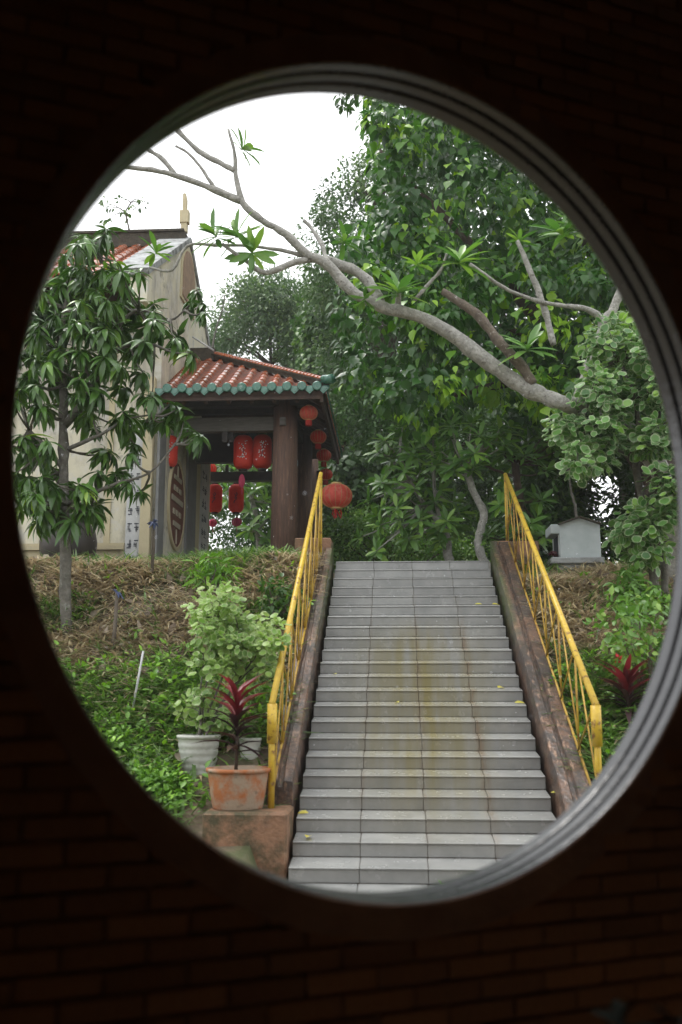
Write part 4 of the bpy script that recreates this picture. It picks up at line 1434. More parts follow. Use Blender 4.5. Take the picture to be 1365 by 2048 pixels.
zc = [(560, 80), (500, 110), (340, 140), (430, 130), (300, 230), (420, 260), (640, 270), (200, 420), (280, 400), (440, 360), (560, 300), (650, 400), (480, 440), (600, 560), (380, 540), (240, 600), (150, 640), (450, 640),
      (540, 680), (660, 640), (740, 540), (700, 480), (820, 520), (860, 580), (320, 740), (180, 720), (280, 860), (130, 880), (160, 960), (90, 980), (400, 760), (480, 760), (1060, 470), (1110, 500), (990, 680), (1040, 740), (760, 900), (720, 980), (800, 1000),
      (160, 1100), (230, 1080), (420, 1120), (470, 1180), (520, 1000), (400, 960), (650, 1130), (700, 1180), (800, 1150), (920, 1120), (1000, 1160), (1090, 1240), (560, 1370), (720, 1350), (80, 1280), (180, 1290),
      (120, 1400), (220, 1400), (80, 1500), (180, 1500), (240, 1560), (420, 1560), (480, 1520), (620, 1480), (740, 1560), (320, 1640), (440, 1660), (520, 1700), (250, 1700), (150, 1640), (60, 1620), (10, 1450),
      (-40, 1300), (-60, 1100), (-50, 900), (-20, 760), (0, 620), (60, 500), (120, 360), (340, 330), (520, 560), (300, 500), (620, 480), (60, 760), (220, 800), (340, 640), (120, 560)]
tips, dirs = [], []
for zx, zy in zc:
    for _ in range(2):
        p = at(20 + zx / 2.926 + rng.normal(0, 9), 450 + zy / 2.926 - 10 + rng.normal(0, 9), YM + rng.uniform(-.8, .8))
        s = nearest(limbs, p)
        mid = (p + s) / 2 + np.array([0, 0, -.06])
        pa_, ra_ = smooth_path([s, mid, p], [.022, .014, .008], 3, .3)
        mb.tube(pa_, ra_, 5)
        d = (p - s); d = d / (np.linalg.norm(d) + 1e-6)
        tips.append(p); dirs.append(d * .5 + np.array([0, 0, .9]))
extra = np.concatenate([poly_blobs([(55, 640), (105, 520), (160, 475), (235, 485), (300, 560), (330, 640), (300, 715), (230, 735), (150, 790), (60, 820), (25, 760)], 62, YM - .9, YM + .8), poly_blobs([(30, 880), (110, 860), (150, 980), (205, 1040), (180, 1090), (30, 1080)], 14, YM - .7, YM + .6)])
for p in extra:
    s = nearest(limbs, p)
    pa_, ra_ = smooth_path([s, (p + s) / 2 + np.array([0, 0, -.05]), p], [.018, .012, .007], 3, .3)
    mb.tube(pa_, ra_, 5)
    d = (p - s); d = d / (np.linalg.norm(d) + 1e-6)
    tips.append(p); dirs.append(d * .5 + np.array([0, 0, .9]))
mango = tree('mango_tree', mbase, 'young mango tree with long drooping leaves in front of the temple')
shift(mb, mbase).build('trunk', M['bark_grey'], mango, True)
P, A, Nn = rosettes(tips, dirs, 17, (-.85, .6), .3, .5)
o = leaf_mesh('crown', T_LANCE, P - mbase, A, Nn, np.repeat(rng.uniform(.7, 1.15, len(tips)), 17) * rng.uniform(.17, .34, len(P)), M['leaf_mango'], mango, rng.uniform(.9, 1.3, len(P)), rnd=np.clip(np.repeat(rng.beta(1.3, 2.4, len(tips)), 17) + rng.normal(0, .15, len(P)), 0, 1))

# ------------------------------------------------------------------ big plumeria with the long bough
mb = MB()
YP = 12.2
pbase = at(1352, 1190, 13.7)
ends = []
px_tube(mb, [(1352, 1215, 13.7, 24.1), (1350, 1120, 13.7, 21.4), (1340, 1000, 13.6, 20.7), (1290, 890, 13.3, 19.4), (1200, 835, 12.7, 18.8), (1135, 808, YP, 18.0), (1090, 792, YP, 17.4), (1045, 772, YP, 17.1), (980, 728, 12.1, 16.1), (900, 664, 12.0, 14.4), (830, 630, 11.9, 13.0), (760, 612, 11.8, 12.1), (700, 578, 11.75, 11.3), (655, 528, 11.7, 10.7),
             (610, 506, 11.65, 9.7), (572, 468, 11.6, 8.7), (525, 441, 11.55, 7.3), (486, 405, 11.5, 6.3), (472, 350, 11.5, 5.4), (470, 310, 11.5, 4.0), (457, 258, 11.5, 2.7)], 14, 4, .07)
px_tube(mb, [(482, 402, 11.5, 8), (430, 380, 11.5, 7), (350, 350, 11.45, 6.5), (290, 338, 11.4, 5.5), (232, 330, 11.4, 5), (170, 300, 11.3, 4)], 8)
px_tube(mb, [(352, 350, 11.45, 5.5), (318, 312, 11.5, 5), (280, 288, 11.5, 4.5), (220, 230, 11.5, 4)], 8)
px_tube(mb, [(472, 342, 11.5, 7), (440, 325, 11.55, 6), (398, 302, 11.6, 5.5), (345, 250, 11.6, 5), (290, 190, 11.6, 4)], 8)
px_tube(mb, [(430, 378, 11.5, 4.5), (402, 335, 11.5, 3.5), (375, 305, 11.5, 3), (352, 292, 11.5, 3)], 7)
px_tube(mb, [(628, 516, 11.7, 8), (580, 528, 11.6, 7), (532, 546, 11.5, 6), (490, 520, 11.45, 5), (445, 488, 11.4, 4)], 8)
px_tube(mb, [(610, 512, 11.7, 5), (560, 500, 11.7, 4), (500, 492, 11.8, 3.5), (430, 490, 11.8, 3.5), (375, 492, 11.8, 3), (345, 540, 11.8, 3), (300, 535, 11.8, 2.5)], 7)
px_tube(mb, [(655, 528, 11.7, 6), (645, 490, 11.8, 5), (622, 455, 11.9, 4), (608, 440, 11.9, 3.5)], 7)
px_tube(mb, [(762, 608, 11.85, 12), (738, 562, 11.95, 11), (700, 538, 11.95, 10.5), (650, 520, 11.8, 10)], 9)
px_tube(mb, [(795, 622, 11.9, 8), (797, 598, 11.8, 6), (800, 578, 11.8, 5)], 7)
px_tube(mb, [(830, 600, 11.9, 4), (860, 565, 11.9, 4), (882, 540, 11.9, 3.5), (895, 505, 11.9, 3)], 7)
px_tube(mb, [(1108, 690, 12.6, 7), (1095, 640, 12.6, 7), (1082, 595, 12.55, 7), (1060, 540, 12.5, 6), (1035, 482, 12.5, 5)], 8)
px_tube(mb, [(1085, 605, 12.5, 5), (1040, 590, 12.4, 4), (1000, 570, 12.3, 4), (940, 528, 12.2, 4)], 7)
px_tube(mb, [(1085, 605, 12.5, 5), (1130, 612, 12.6, 5), (1175, 618, 12.7, 6), (1205, 645, 12.8, 8), (1190, 700, 12.8, 10), (1165, 770, 12.6, 11), (1150, 815, 12.4, 13)], 8)
px_tube(mb, [(1205, 650, 12.8, 9), (1228, 615, 12.8, 9), (1243, 578, 12.8, 8.5), (1270, 520, 12.8, 8)], 8)
pl = tree('plumeria_tree', pbase, 'bare grey plumeria with one long bough arching across the sky')
shift(mb, pbase).build('trunk', M['bark_pale'], pl, True)
mb = MB()
px_tube(mb, [(1066, 768, 12.15, 11), (1040, 728, 12.1, 11.5), (1005, 690, 12.05, 11), (975, 652, 12.0, 11), (955, 630, 12.0, 10.5), (925, 608, 12.0, 9), (885, 582, 12.0, 7)], 9)
shift(mb, pbase).build('dead_branch', M['bark_brown'], pl, True)
ros = [(487, 296, 11.5, .9, (.6, 0, .5)), (475, 470, 11.4, 1.0, (-.2, -.4, .5)), (505, 505, 11.4, .9, (.2, -.7, -.2)), (430, 470, 11.5, .95, (-.3, -.4, .6)), (690, 480, 11.9, .85, (.3, 0, .8)), (797, 582, 11.7, 1.25, (.1, -.3, .9)), (920, 520, 11.9, 1.2, (.1, -.3, .9)), (835, 525, 12.0, .8, (0, 0, .9)),
       (1055, 695, 11.9, 1.15, (0, -.5, .8)), (1125, 465, 12.4, 1.3, (-.3, -.3, .8)), (1150, 450, 12.4, 1.2, (.2, -.3, .8)), (312, 503, 11.8, .8, (.1, 0, .9)), (1040, 480, 12.6, .7, (.0, 0, .9)), (730, 600, 11.7, .55, (0, -.4, -.9)), (200, 280, 11.3, 1, (0, 0, 1)), (260, 150, 11.6, 1, (0, 0, 1))]
P_, A_, N_, S_ = [], [], [], []
for px, py, Y, s, d in ros:
    k = 17 if s > .9 else 12
    P, A, Nn = rosettes([at(px, py, Y)], [d], k, (-.05, 1.0), .14, .12)
    P_.append(P); A_.append(A); N_.append(Nn); S_.append(rng.uniform(.27, .42, k) * s)
leaf_mesh('leaves', T_PLUM, np.concatenate(P_) - pbase, np.concatenate(A_), np.concatenate(N_), np.concatenate(S_), M['leaf_plumeria'], pl, .82)

# ------------------------------------------------------------------ big heart-leaved fig behind it
fbase = np.array([4.6, 17.2, 3.5])
fig = tree('fig_tree', fbase, 'huge fig tree with glossy heart shaped leaves filling the sky above the stairs')
mb = MB()
for q, tgt in enumerate([(760, 300), (900, 450), (1100, 300), (760, 650), (1000, 650), (1250, 400), (850, 800), (1150, 780)]):
    t3 = at(tgt[0], tgt[1], 16.8 + (q % 3) * .5)
    s3 = fbase + np.array([0, 0, 1.6 + .25 * q])
    pa_, ra_ = smooth_path([s3, s3 * .6 + t3 * .4 + np.array([0, 0, .5]), t3], [.22, .12, .03], 5, .2)
    mb.tube(pa_, ra_, 8)
pa_, ra_ = smooth_path([fbase - np.array([0, 0, .3]), fbase + np.array([.1, 0, 1.5]), fbase + np.array([-.1, .2, 4]), fbase + np.array([.2, .3, 8])], [.5, .36, .28, .12], 5, .1)
mb.tube(pa_, ra_, 12)
for q in range(5):        # hanging roots on the trunk
    a = q * 1.3
    pa_, ra_ = smooth_path([fbase + np.array([.45 * math.cos(a), .45 * math.sin(a), -.2]), fbase + np.array([.33 * math.cos(a), .33 * math.sin(a), 1.4]), fbase + np.array([.25 * math.cos(a + .5), .25 * math.sin(a + .5), 3.2])], [.09, .06, .05], 4, .3)
    mb.tube(pa_, ra_, 6)
shift(mb, fbase).build('trunk', M['bark_dark'], fig, True)
figpoly = [(752, 120), (745, 200), (722, 290), (745, 380), (708, 500), (705, 560), (690, 640), (692, 720), (705, 790), (770, 840), (880, 850), (960, 825), (1050, 850), (1150, 860), (1300, 850), (1470, 820), (1480, 60), (1000, 20)]
bl = np.concatenate([poly_blobs(figpoly, 230, 14.4, 16.2), poly_blobs(figpoly, 330, 16.2, 19.0)])
pos, ax, nr, rn = cloud(bl, 62, .46, 1.1, .45)
keep = rng.random(len(pos)) < .93
o = leaf_mesh('crown', T_HEART, (pos - fbase)[keep], ax[keep], nr[keep] * np.array([1, 1, .5]) + np.array([0, -.25, 0]), rng.uniform(.09, .235, keep.sum()), M['leaf_bodhi'], fig, rng.uniform(.65, 1.1, keep.sum()), rnd=rn[keep])
# small spray that hangs from above at the top of the opening
for spots in (((682, 196), (688, 215), (705, 185)), ((752, 205), (765, 225))):
    bl = np.array([at(q[0], q[1], 13.6) for q in spots])
    pos, ax, nr, rn = cloud(bl, 14, .13, 1.0, .5)
    leaf_mesh('hanging_spray', T_OVAL, pos - fbase, ax, nr, rng.uniform(.10, .16, len(pos)), M['leaf_wood'], fig, rnd=rn * .6)
mb = MB()
for a, b in (((682, 200), (760, 130)), ((705, 185), (780, 100)), ((755, 210), (800, 140))):
    pa_, ra_ = smooth_path([at(a[0], a[1], 13.6), at((a[0] + b[0]) / 2, (a[1] + b[1]) / 2 - 8, 14), at(b[0], b[1], 14.6)], [.006, .01, .02], 3)
    mb.tube(pa_, ra_, 5)
shift(mb, fbase).build('twig', M['bark_dark'], fig, True)

# ------------------------------------------------------------------ trees farther back
def back_tree(name, label, poly, Y0, Y1, n, per, rad, size, mat, bx, tmpl=T_SMALL, shell=.4, down=.4, group='trees behind the terrace', trunk_r=.22, bark='bark_dark'):
    base = np.array([at(bx, 1100, (Y0 + Y1) / 2)[0], (Y0 + Y1) / 2, 3.5])
    t = tree(name, base, label, 'tree', group)
    bl = poly_blobs(poly, n, Y0, Y1)
    pos, ax, nr, rn = cloud(bl, per, rad, down, shell)
    leaf_mesh('crown', tmpl, pos - base, ax, nr, rng.uniform(.75, 1.3, len(pos)) * size, mat, t, rnd=rn, smooth=tmpl is not T_SMALL)
    mb = MB()
    top = bl[:, 2].max()
    pa_, ra_ = smooth_path([base - np.array([0, 0, .3]), base + np.array([.1, 0, (top - base[2]) * .4]), base + np.array([-.1, .1, (top - base[2]) * .8])], [trunk_r, trunk_r * .7, trunk_r * .25], 5, .15)
    mb.tube(pa_, ra_, 8)
    lim = np.array(pa_)
    for b in bl[:: max(1, n // 16)]:
        s = nearest(lim, b - np.array([0, 0, 1.0]))
        p2, r2 = smooth_path([s, (s + b) / 2 + np.array([0, 0, .2]), b], [trunk_r * .3, trunk_r * .18, .02], 3, .2)
        mb.tube(p2, r2, 5)
    shift(mb, base).build('trunk', M[bark], t, True)
    return t
back_tree('round_leaf_tree', 'hazy small leaved tree rising behind the fig beside open sky',
          [(632, 480), (640, 420), (668, 372), (712, 340), (735, 290), (800, 240), (900, 260), (900, 780), (690, 800), (640, 700), (622, 600)], 23, 26, 120, 190, .62, .13, M['leaf_far'], 760)
back_tree('vine_tree', 'broad tree draped in vines behind the pavilion roof',
          [(418, 670), (452, 640), (470, 585), (520, 555), (565, 560), (610, 568), (640, 590), (640, 720), (610, 800), (560, 700), (520, 690), (480, 700), (420, 700)], 31, 35, 130, 150, .70, .15, M['leaf_far'], 540, shell=.3)
back_tree('vine_tree', 'tall vine hung tree just beyond the pavilion ridge',
          [(618, 580), (660, 565), (720, 600), (760, 700), (740, 960), (660, 960), (640, 800), (612, 720)], 27, 30, 120, 170, .62, .15, M['leaf_wood'], 690, T_HEART, shell=.3, down=1.0)
back_tree('understorey_tree', 'dark understorey tree behind the pale plumeria stems',
          [(650, 820), (700, 760), (800, 780), (960, 780), (1060, 830), (1060, 1150), (650, 1150)], 22.6, 26, 260, 150, .55, .12, M['leaf_wood'], 850)
back_tree('understorey_tree', 'bright bushy tree low behind the stair head',
          [(655, 1040), (720, 1030), (800, 1050), (880, 1060), (960, 1090), (960, 1160), (655, 1160)], 18.6, 20, 90, 130, .36, .085, M['leaf_light'], 780, trunk_r=.08)
back_tree('understorey_tree', 'dark leafy tree standing behind the white shrine',
          [(1030, 840), (1200, 850), (1180, 940), (1172, 985), (1190, 1030), (1195, 1060), (1210, 1150), (1020, 1150)], 18.5, 21.5, 150, 130, .42, .13, M['leaf_wood'], 1085, T_OVAL, bark='bark_grey')
back_tree('understorey_tree', 'dark tree behind the variegated shrub at the far side of the shrine',
          [(1240, 985), (1300, 900), (1420, 860), (1480, 1160), (1225, 1160), (1222, 1060)], 17.5, 20, 120, 130, .40, .12, M['leaf_wood'], 1360, T_OVAL)
back_tree('understorey_tree', 'high dark foliage tree spanning above the sky gap',
          [(1000, 800), (1450, 800), (1450, 900), (1280, 935), (1225, 945), (1180, 935), (1100, 920)], 19, 22, 120, 120, .42, .13, M['leaf_wood'], 1420, T_OVAL)
back_tree('thicket_tree', 'dense thicket seen through the open pavilion bay',
          [(395, 900), (560, 900), (680, 860), (690, 1160), (395, 1160)], 27, 31, 170, 140, .6, .14, M['leaf_wood'], 560)
back_tree('vine_thicket', 'heart leaved creeper bank below the large pink lantern',
          [(650, 950), (690, 930), (750, 960), (770, 1120), (650, 1130)], 22.3, 23.4, 70, 90, .35, .17, M['leaf_wood'], 700, T_HEART, down=1.0, trunk_r=.1)

back_tree('evergreen_tree', 'broad dark evergreen closing the view behind the fig crown',
          [(800, 230), (1300, 150), (1450, 200), (1450, 860), (1050, 870), (760, 840), (740, 700), (770, 500)], 27, 30, 240, 90, .9, .26, M['leaf_wood'], 1250, T_OVAL)
back_tree('evergreen_tree', 'tall dark evergreen far behind the stair head',
          [(650, 780), (760, 720), (1100, 780), (1150, 870), (1140, 1000), (1150, 1150), (650, 1150)], 33, 37, 260, 80, .95, .28, M['leaf_wood'], 900, T_OVAL)
# far wood on the horizon
bl = np.stack([rng.uniform(-26, 26, 700), rng.uniform(42, 60, 700), rng.uniform(2.5, 7.0, 700)], -1)
g_ = (bl[:, 0] / bl[:, 1] > .175) & (bl[:, 0] / bl[:, 1] < .25)
bl[g_, 2] = rng.uniform(2.0, 4.6, g_.sum())
pos, ax, nr, rn = cloud(bl, 60, 1.1, .4, .35)
o = leaf_mesh('far_wood', T_SMALL, pos, ax, nr, rng.uniform(.25, .45, len(pos)), M['leaf_far'], None, rnd=rn, smooth=False)
tag(o, 'far green wood closing the horizon behind the terrace', 'wood', kind='stuff')

# ------------------------------------------------------------------ small plumerias at the stair head
def small_plumeria(label, stems, tips, size, base_px, Y, bark='bark_pale', per=13, limb_src=None):
    base = at(base_px[0], base_px[1], Y)
    base[2] = 3.45
    t = tree('plumeria_tree', base, label, 'tree', 'small plumerias at the stair head')
    mb = MB()
    nodes = []
    for st in stems:
        nodes += px_tube(mb, st, 9, 4, .1)
    nodes = nodes[1:]
    tp_, td = [], []
    tips = list(tips) + [(a_ + rng.normal(0, 20), b_ + rng.normal(0, 16)) for a_, b_ in tips]
    for (px, py) in tips:
        p = at(px, py, Y + rng.uniform(-.7, .5))
        s = nearest(nodes, p)
        mid = (p + s) / 2 + np.array([0, 0, -.05])
        pa_, ra_ = smooth_path([s, mid, p], [.02, .015, .010], 3, .3)
        mb.tube(pa_, ra_, 6)
        tp_.append(p)
        d = p - s
        td.append(d / (np.linalg.norm(d) + 1e-6) * .6 + np.array([0, -.15, .7]))
    P, A, Nn = rosettes(tp_, td, per, (-.15, .9), .16, .15)
    shift(mb, base).build('trunk', M[bark], t, True)
    leaf_mesh('leaves', T_PLUM, P - base, A, Nn, rng.uniform(.75, 1.3, len(P)) * size, M['leaf_plumeria'], t, rng.uniform(.8, 1.15, len(P)))
    return t
small_plumeria('pale crooked plumeria stem standing at the middle of the stair head',
               [[(985, 1160, 16.2, 10), (972, 1128, 16.2, 9), (957, 1092, 16.2, 8.5), (962, 1060, 16.2, 8), (967, 1022, 16.2, 8), (948, 985, 16.2, 7), (936, 950, 16.2, 6), (930, 930, 16.2, 5)]],
               [(925, 918), (950, 905), (985, 885), (1012, 888), (905, 935), (880, 900), (960, 870), (1000, 860), (900, 870)], .27, (980, 1140), 16.2)
rt = [(770, 880), (800, 870), (830, 900), (850, 880), (780, 920), (810, 940), (760, 960), (840, 950), (870, 930), (790, 980), (820, 1000), (770, 1010), (850, 1000), (880, 980), (800, 1040), (760, 1050), (770, 1080), (840, 1040), (870, 1050), (895, 1040),
      (905, 1020), (820, 1070), (880, 1080), (740, 1000), (860, 855), (720, 1075)]
small_plumeria('spreading leafy plumeria on the pavilion side of the stair head', [[(905, 1160, 17.0, 12), (898, 1120, 17.0, 10), (893, 1080, 17.0, 9), (880, 1045, 17.0, 7), (850, 1010, 17.0, 5), (820, 960, 17.0, 4), (800, 910, 17.0, 3)],
               [(880, 1045, 17.0, 5), (870, 980, 17.0, 4), (865, 900, 17.0, 3)]], rt, .26, (900, 1140), 17.0)
small_plumeria('dark stemmed plumeria behind the handrail top next to the shrine', [[(1050, 1150, 16.6, 12), (1042, 1080, 16.6, 10), (1040, 1000, 16.6, 8), (1033, 950, 16.6, 8), (1030, 925, 16.6, 7)], [(1033, 955, 16.6, 4), (990, 940, 16.6, 3), (965, 925, 16.6, 3)]],
               [(1050, 910), (1030, 905), (1075, 920), (1085, 1000), (1075, 1040), (1060, 1060), (1100, 880), (1120, 900), (1010, 905), (1095, 940), (1090, 1070), (990, 1070), (1000, 1010)], .27, (1050, 1140), 16.6, 'bark_dark')
small_plumeria('pale leaved plumeria seen through the open pavilion bay', [[(520, 1140, 23.5, 7), (515, 1060, 23.5, 5), (505, 1000, 23.5, 4), (480, 960, 23.5, 3)]],
               [(490, 985), (510, 975), (530, 1000), (500, 1020), (520, 1045), (540, 1030), (470, 940), (500, 930), (530, 965), (455, 1000), (495, 1060), (440, 930)], .32, (520, 1120), 23.5, per=9)
# thin bare saplings
def sapling(label, path, leaves_px, Y, size=.12, mat='leaf_far'):
    base = at(*path[0][:2], Y)
    t = tree('sapling', base, label, 'tree')
    mb = MB()
    px_tube(mb, [(p[0], p[1], Y, p[2]) for p in path], 6, 4, .2)
    bl = []
    for (a, b) in leaves_px:
        p = at(a, b, Y)
        s = nearest([at(q[0], q[1], Y) for q in path[1:]], p)
        pa_, ra_ = smooth_path([s, (s + p) / 2 + np.array([0, 0, .05]), p], [.012, .008, .005], 3, .2)
        mb.tube(pa_, ra_, 5)
        bl.append(p)
    shift(mb, base).build('stem', M['bark_grey'], t, True)
    pos, ax, nr, rn = cloud(np.array(bl), 7, .12, .8, .6)
    leaf_mesh('leaves', T_OVAL, pos - base, ax, nr, rng.uniform(.8, 1.3, len(pos)) * size, M[mat], t, rnd=rn)
sapling('thin sapling sprouting from the temple ridge', [(262, 484, 2.2), (257, 450, 2), (252, 425, 1.5), (262, 405, 1.2)], [(205, 405), (225, 415), (248, 425), (262, 410), (280, 400), (240, 400), (215, 440), (255, 435), (285, 412)], 18.1, .10)
sapling('bare twigs rising beside the temple gable', [(425, 700, 2.5), (432, 660, 2), (445, 620, 1.6), (450, 590, 1.2)], [(460, 635), (440, 600)], 29.0, .12)
sapling('bare forked stem behind the white shrine', [(1158, 1060, 3.5), (1150, 1010, 3), (1143, 985, 2.5), (1138, 940, 2), (1145, 900, 1.5)], [(1110, 960), (1135, 905), (1160, 895)], 16.0, .12, 'leaf_wood')

# ------------------------------------------------------------------ variegated shrub on the right bank
vb = at(1315, 1190, 12.9)
vb[2] = float(ground_z(vb[0], vb[1]))
vs_ = tree('variegated_shrub', vb, 'tall variegated shrub with round white edged leaves above the shrine', 'shrub')
mb = MB()
st1 = px_tube(mb, [(1312, 1200, 12.9, 11), (1308, 1150, 12.9, 9.5), (1300, 1080, 12.85, 8.5), (1285, 1000, 12.8, 8), (1272, 930, 12.7, 7.5), (1280, 890, 12.6, 6), (1270, 800, 12.5, 4), (1240, 720, 12.4, 3)], 9)
st2 = px_tube(mb, [(1330, 1200, 13.0, 9), (1328, 1100, 13.0, 8), (1322, 1000, 13.0, 7), (1310, 900, 12.9, 6), (1320, 800, 12.8, 4), (1300, 700, 12.7, 3)], 9)
st3 = px_tube(mb, [(1275, 925, 12.7, 4), (1220, 890, 12.5, 3.5), (1160, 870, 12.3, 2.5)], 7)
nodes = st1[3:] + st2[3:] + st3
polys = [([(1195, 680), (1215, 650), (1262, 625), (1300, 640), (1400, 640), (1400, 900), (1300, 900), (1245, 895), (1215, 850), (1190, 780), (1178, 720)], 74), ([(1102, 850), (1140, 812), (1190, 835), (1220, 880), (1222, 935), (1165, 935), (1115, 890)], 22),
         ([(1258, 1020), (1300, 1000), (1325, 1070), (1305, 1110), (1262, 1110), (1240, 1070)], 13), ([(1320, 950), (1420, 900), (1420, 1100), (1330, 1080)], 16)]
bl = np.concatenate([poly_blobs(p, n, 11.9, 13.0) for p, n in polys])
for b in bl:
    s = nearest(nodes, b - np.array([0, 0, .2]))
    pa_, ra_ = smooth_path([s, (s + b) / 2, b], [.014, .01, .006], 3, .2)
    mb.tube(pa_, ra_, 5)
shift(mb, vb).build('stems', M['bark_grey'], vs_, True)
pos, ax, nr, rn = cloud(bl, 46, .23, .5, .4)
leaf_mesh('leaves', T_ROUND, pos - vb, ax, nr + np.array([0, -.5, .3]), rng.uniform(.08, .16, len(pos)), M['leaf_varieg'], vs_, rng.uniform(.6, 1.1, len(pos)), rnd=rn)

# ------------------------------------------------------------------ pots and potted plants
def pot_prof(r0, r1, h, rings=0):
    pr = []
    n = 30
    for i in range(n + 1):
        t = i / n
        r = r0 + (r1 - r0) * t ** .8
        if rings: r *= 1 + .018 * math.cos(2 * math.pi * rings * t)
        pr.append((r, h * t))
    pr += [(r1 * 1.06, h), (r1 * 1.07, h + .03), (r1 * .95, h + .035), (r1 * .9, h - .03), (.02, h - .03)]
    return pr
def potted(name, label, px, py_bottom, py_top, wtop, wbot, Y, mat, rings, zb=None, cat='pot'):
    b, t = at(px, py_bottom, Y), at(px, py_top, Y)
    if zb is not None: b[2] = zb
    s = Y / F
    o = empty(name, b, 0, label, cat)
    MB().lathe(pot_prof(wbot * s / 2, wtop * s / 2 / 1.06, t[2] - b[2] - .03, rings), 32).build('pot', M[mat], o, True)
    return o, b, t
wp, wb, wt = potted('plant_pot', 'white ribbed pot holding the pale variegated plant left of the red cordyline', 396, 1562, 1470, 86, 62, 9.75, 'pot_white', 6)
wp2, wb2, wt2 = potted('plant_pot', 'small white pot standing behind the clay pot with red cordyline', 500, 1545, 1476, 44, 34, 9.9, 'pot_white', 4)
cp, cb, ct = potted('plant_pot', 'broad clay pot with whitish stains standing on the plinth', 476, 1624, 1536, 126, 96, 8.93, 'pot_clay', 0, zb=float(at(405, 1625, 8.6)[2]) + .001)
# supporting mounds are the bank itself: lower whitish pots onto it
for o, b in ((wp, wb), (wp2, wb2)):
    g0 = float(ground_z(b[0], b[1]))
    if b[2] - g0 > .02:
        MB().bev((-.22, -.2, g0 - b[2] - .1), (.22, .2, -.001), .02).build('footing', M['concrete_dark'], o)
# variegated plant
vp = empty('variegated_plant', wt, 0, 'pale green and cream variegated plant growing in the white ribbed pot', 'plant')
mb = MB()
bl = np.concatenate([poly_blobs([(402, 1195), (440, 1182), (480, 1185), (500, 1232), (552, 1245), (562, 1290), (520, 1365), (470, 1360), (430, 1330), (385, 1330), (382, 1262)], 62, 9.35, 10.05), poly_blobs([(370, 1390), (440, 1370), (460, 1450), (360, 1460)], 8, 9.5, 9.9)])
stm = []
for tx_, ty_ in ((430, 1230), (480, 1250), (530, 1270), (410, 1290), (500, 1320)):
    pa_, ra_ = smooth_path([wt + np.array([rng.normal(0, .04), rng.normal(0, .04), -.06]), (wt + at(tx_, ty_ + 40, 9.7)) / 2 + np.array([rng.normal(0, .05), 0, .05]), at(tx_, ty_ + 20, 9.7)], [.014, .011, .006], 5, .3)
    mb.tube(pa_, ra_, 6)
    stm += list(pa_)[3:]
for b in bl:
    s0 = nearest(stm, b - np.array([0, 0, .08]))
    pa_, ra_ = smooth_path([s0, (s0 + b) / 2 + np.array([0, 0, .02]), b], [.007, .005, .003], 3, .3)
    mb.tube(pa_, ra_, 4)
shift(mb, wt).build('stems', M['bark_grey'], vp, True)
pos, ax, nr, rn = cloud(bl, 34, .13, .3, .5)
leaf_mesh('leaves', T_ROUND, pos - wt, ax, nr + np.array([0, -.5, .4]), rng.uniform(.04, .10, len(pos)), M['leaf_pot_varieg'], vp, rng.uniform(.6, 1.1, len(pos)), rnd=rn)

def cordyline(label, base_px, top_py, Y, L, n=34, base_z=None, lean=0.0):
    b, t = at(base_px[0], base_px[1], Y), at(base_px[0], top_py, Y)
    if base_z is not None: b[2] = base_z
    o = empty('cordyline', b, 0, label, 'plant', 'red cordylines')
    H = t[2] - b[2]
    MB().tube([(0, 0, -.05), (.01, 0, H * .35), (lean, 0, H * .72)], [.018, .014, .009], 7).build('stem', M['bark_dark'], o, True)
    for nm, mat, lo, hi, cnt in (('old_leaves', 'leaf_purple', .18, .52, int(n * .55)), ('young_leaves', 'leaf_red', .5, .78, int(n * .6))):
        P, A, Nn, S = [], [], [], []
        for i in range(cnt):
            q = lo + (hi - lo) * i / cnt
            a = i * 2.4 + rng.normal(0, .2)
            up = .45 + 1.9 * ((q - .15) / .65) ** 1.5 + rng.normal(0, .28)
            A.append((math.cos(a), math.sin(a), up)); P.append((lean * q, 0, H * q))
            Nn.append((-math.cos(a) * up, -math.sin(a) * up, 1.0)); S.append(L * rng.uniform(.75, 1.1) * (1 - .25 * max(q - .6, 0)))
        leaf_mesh(nm, T_SWORD, np.array(P), np.array(A, float), np.array(Nn, float), np.array(S), M[mat], o)
cordyline('red tipped cordyline growing in the broad clay pot', (472, 1545), 1352, 8.93, .36, 36, float(ct[2]) - .03)
cbz = at(1262, 1500, 10.2)
cordyline('red cordyline on the bank beyond the lower handrail end', (1262, 1530), 1340, 10.4, .40, 40, float(ground_z(at(1262, 1500, 10.4)[0], 10.4)))

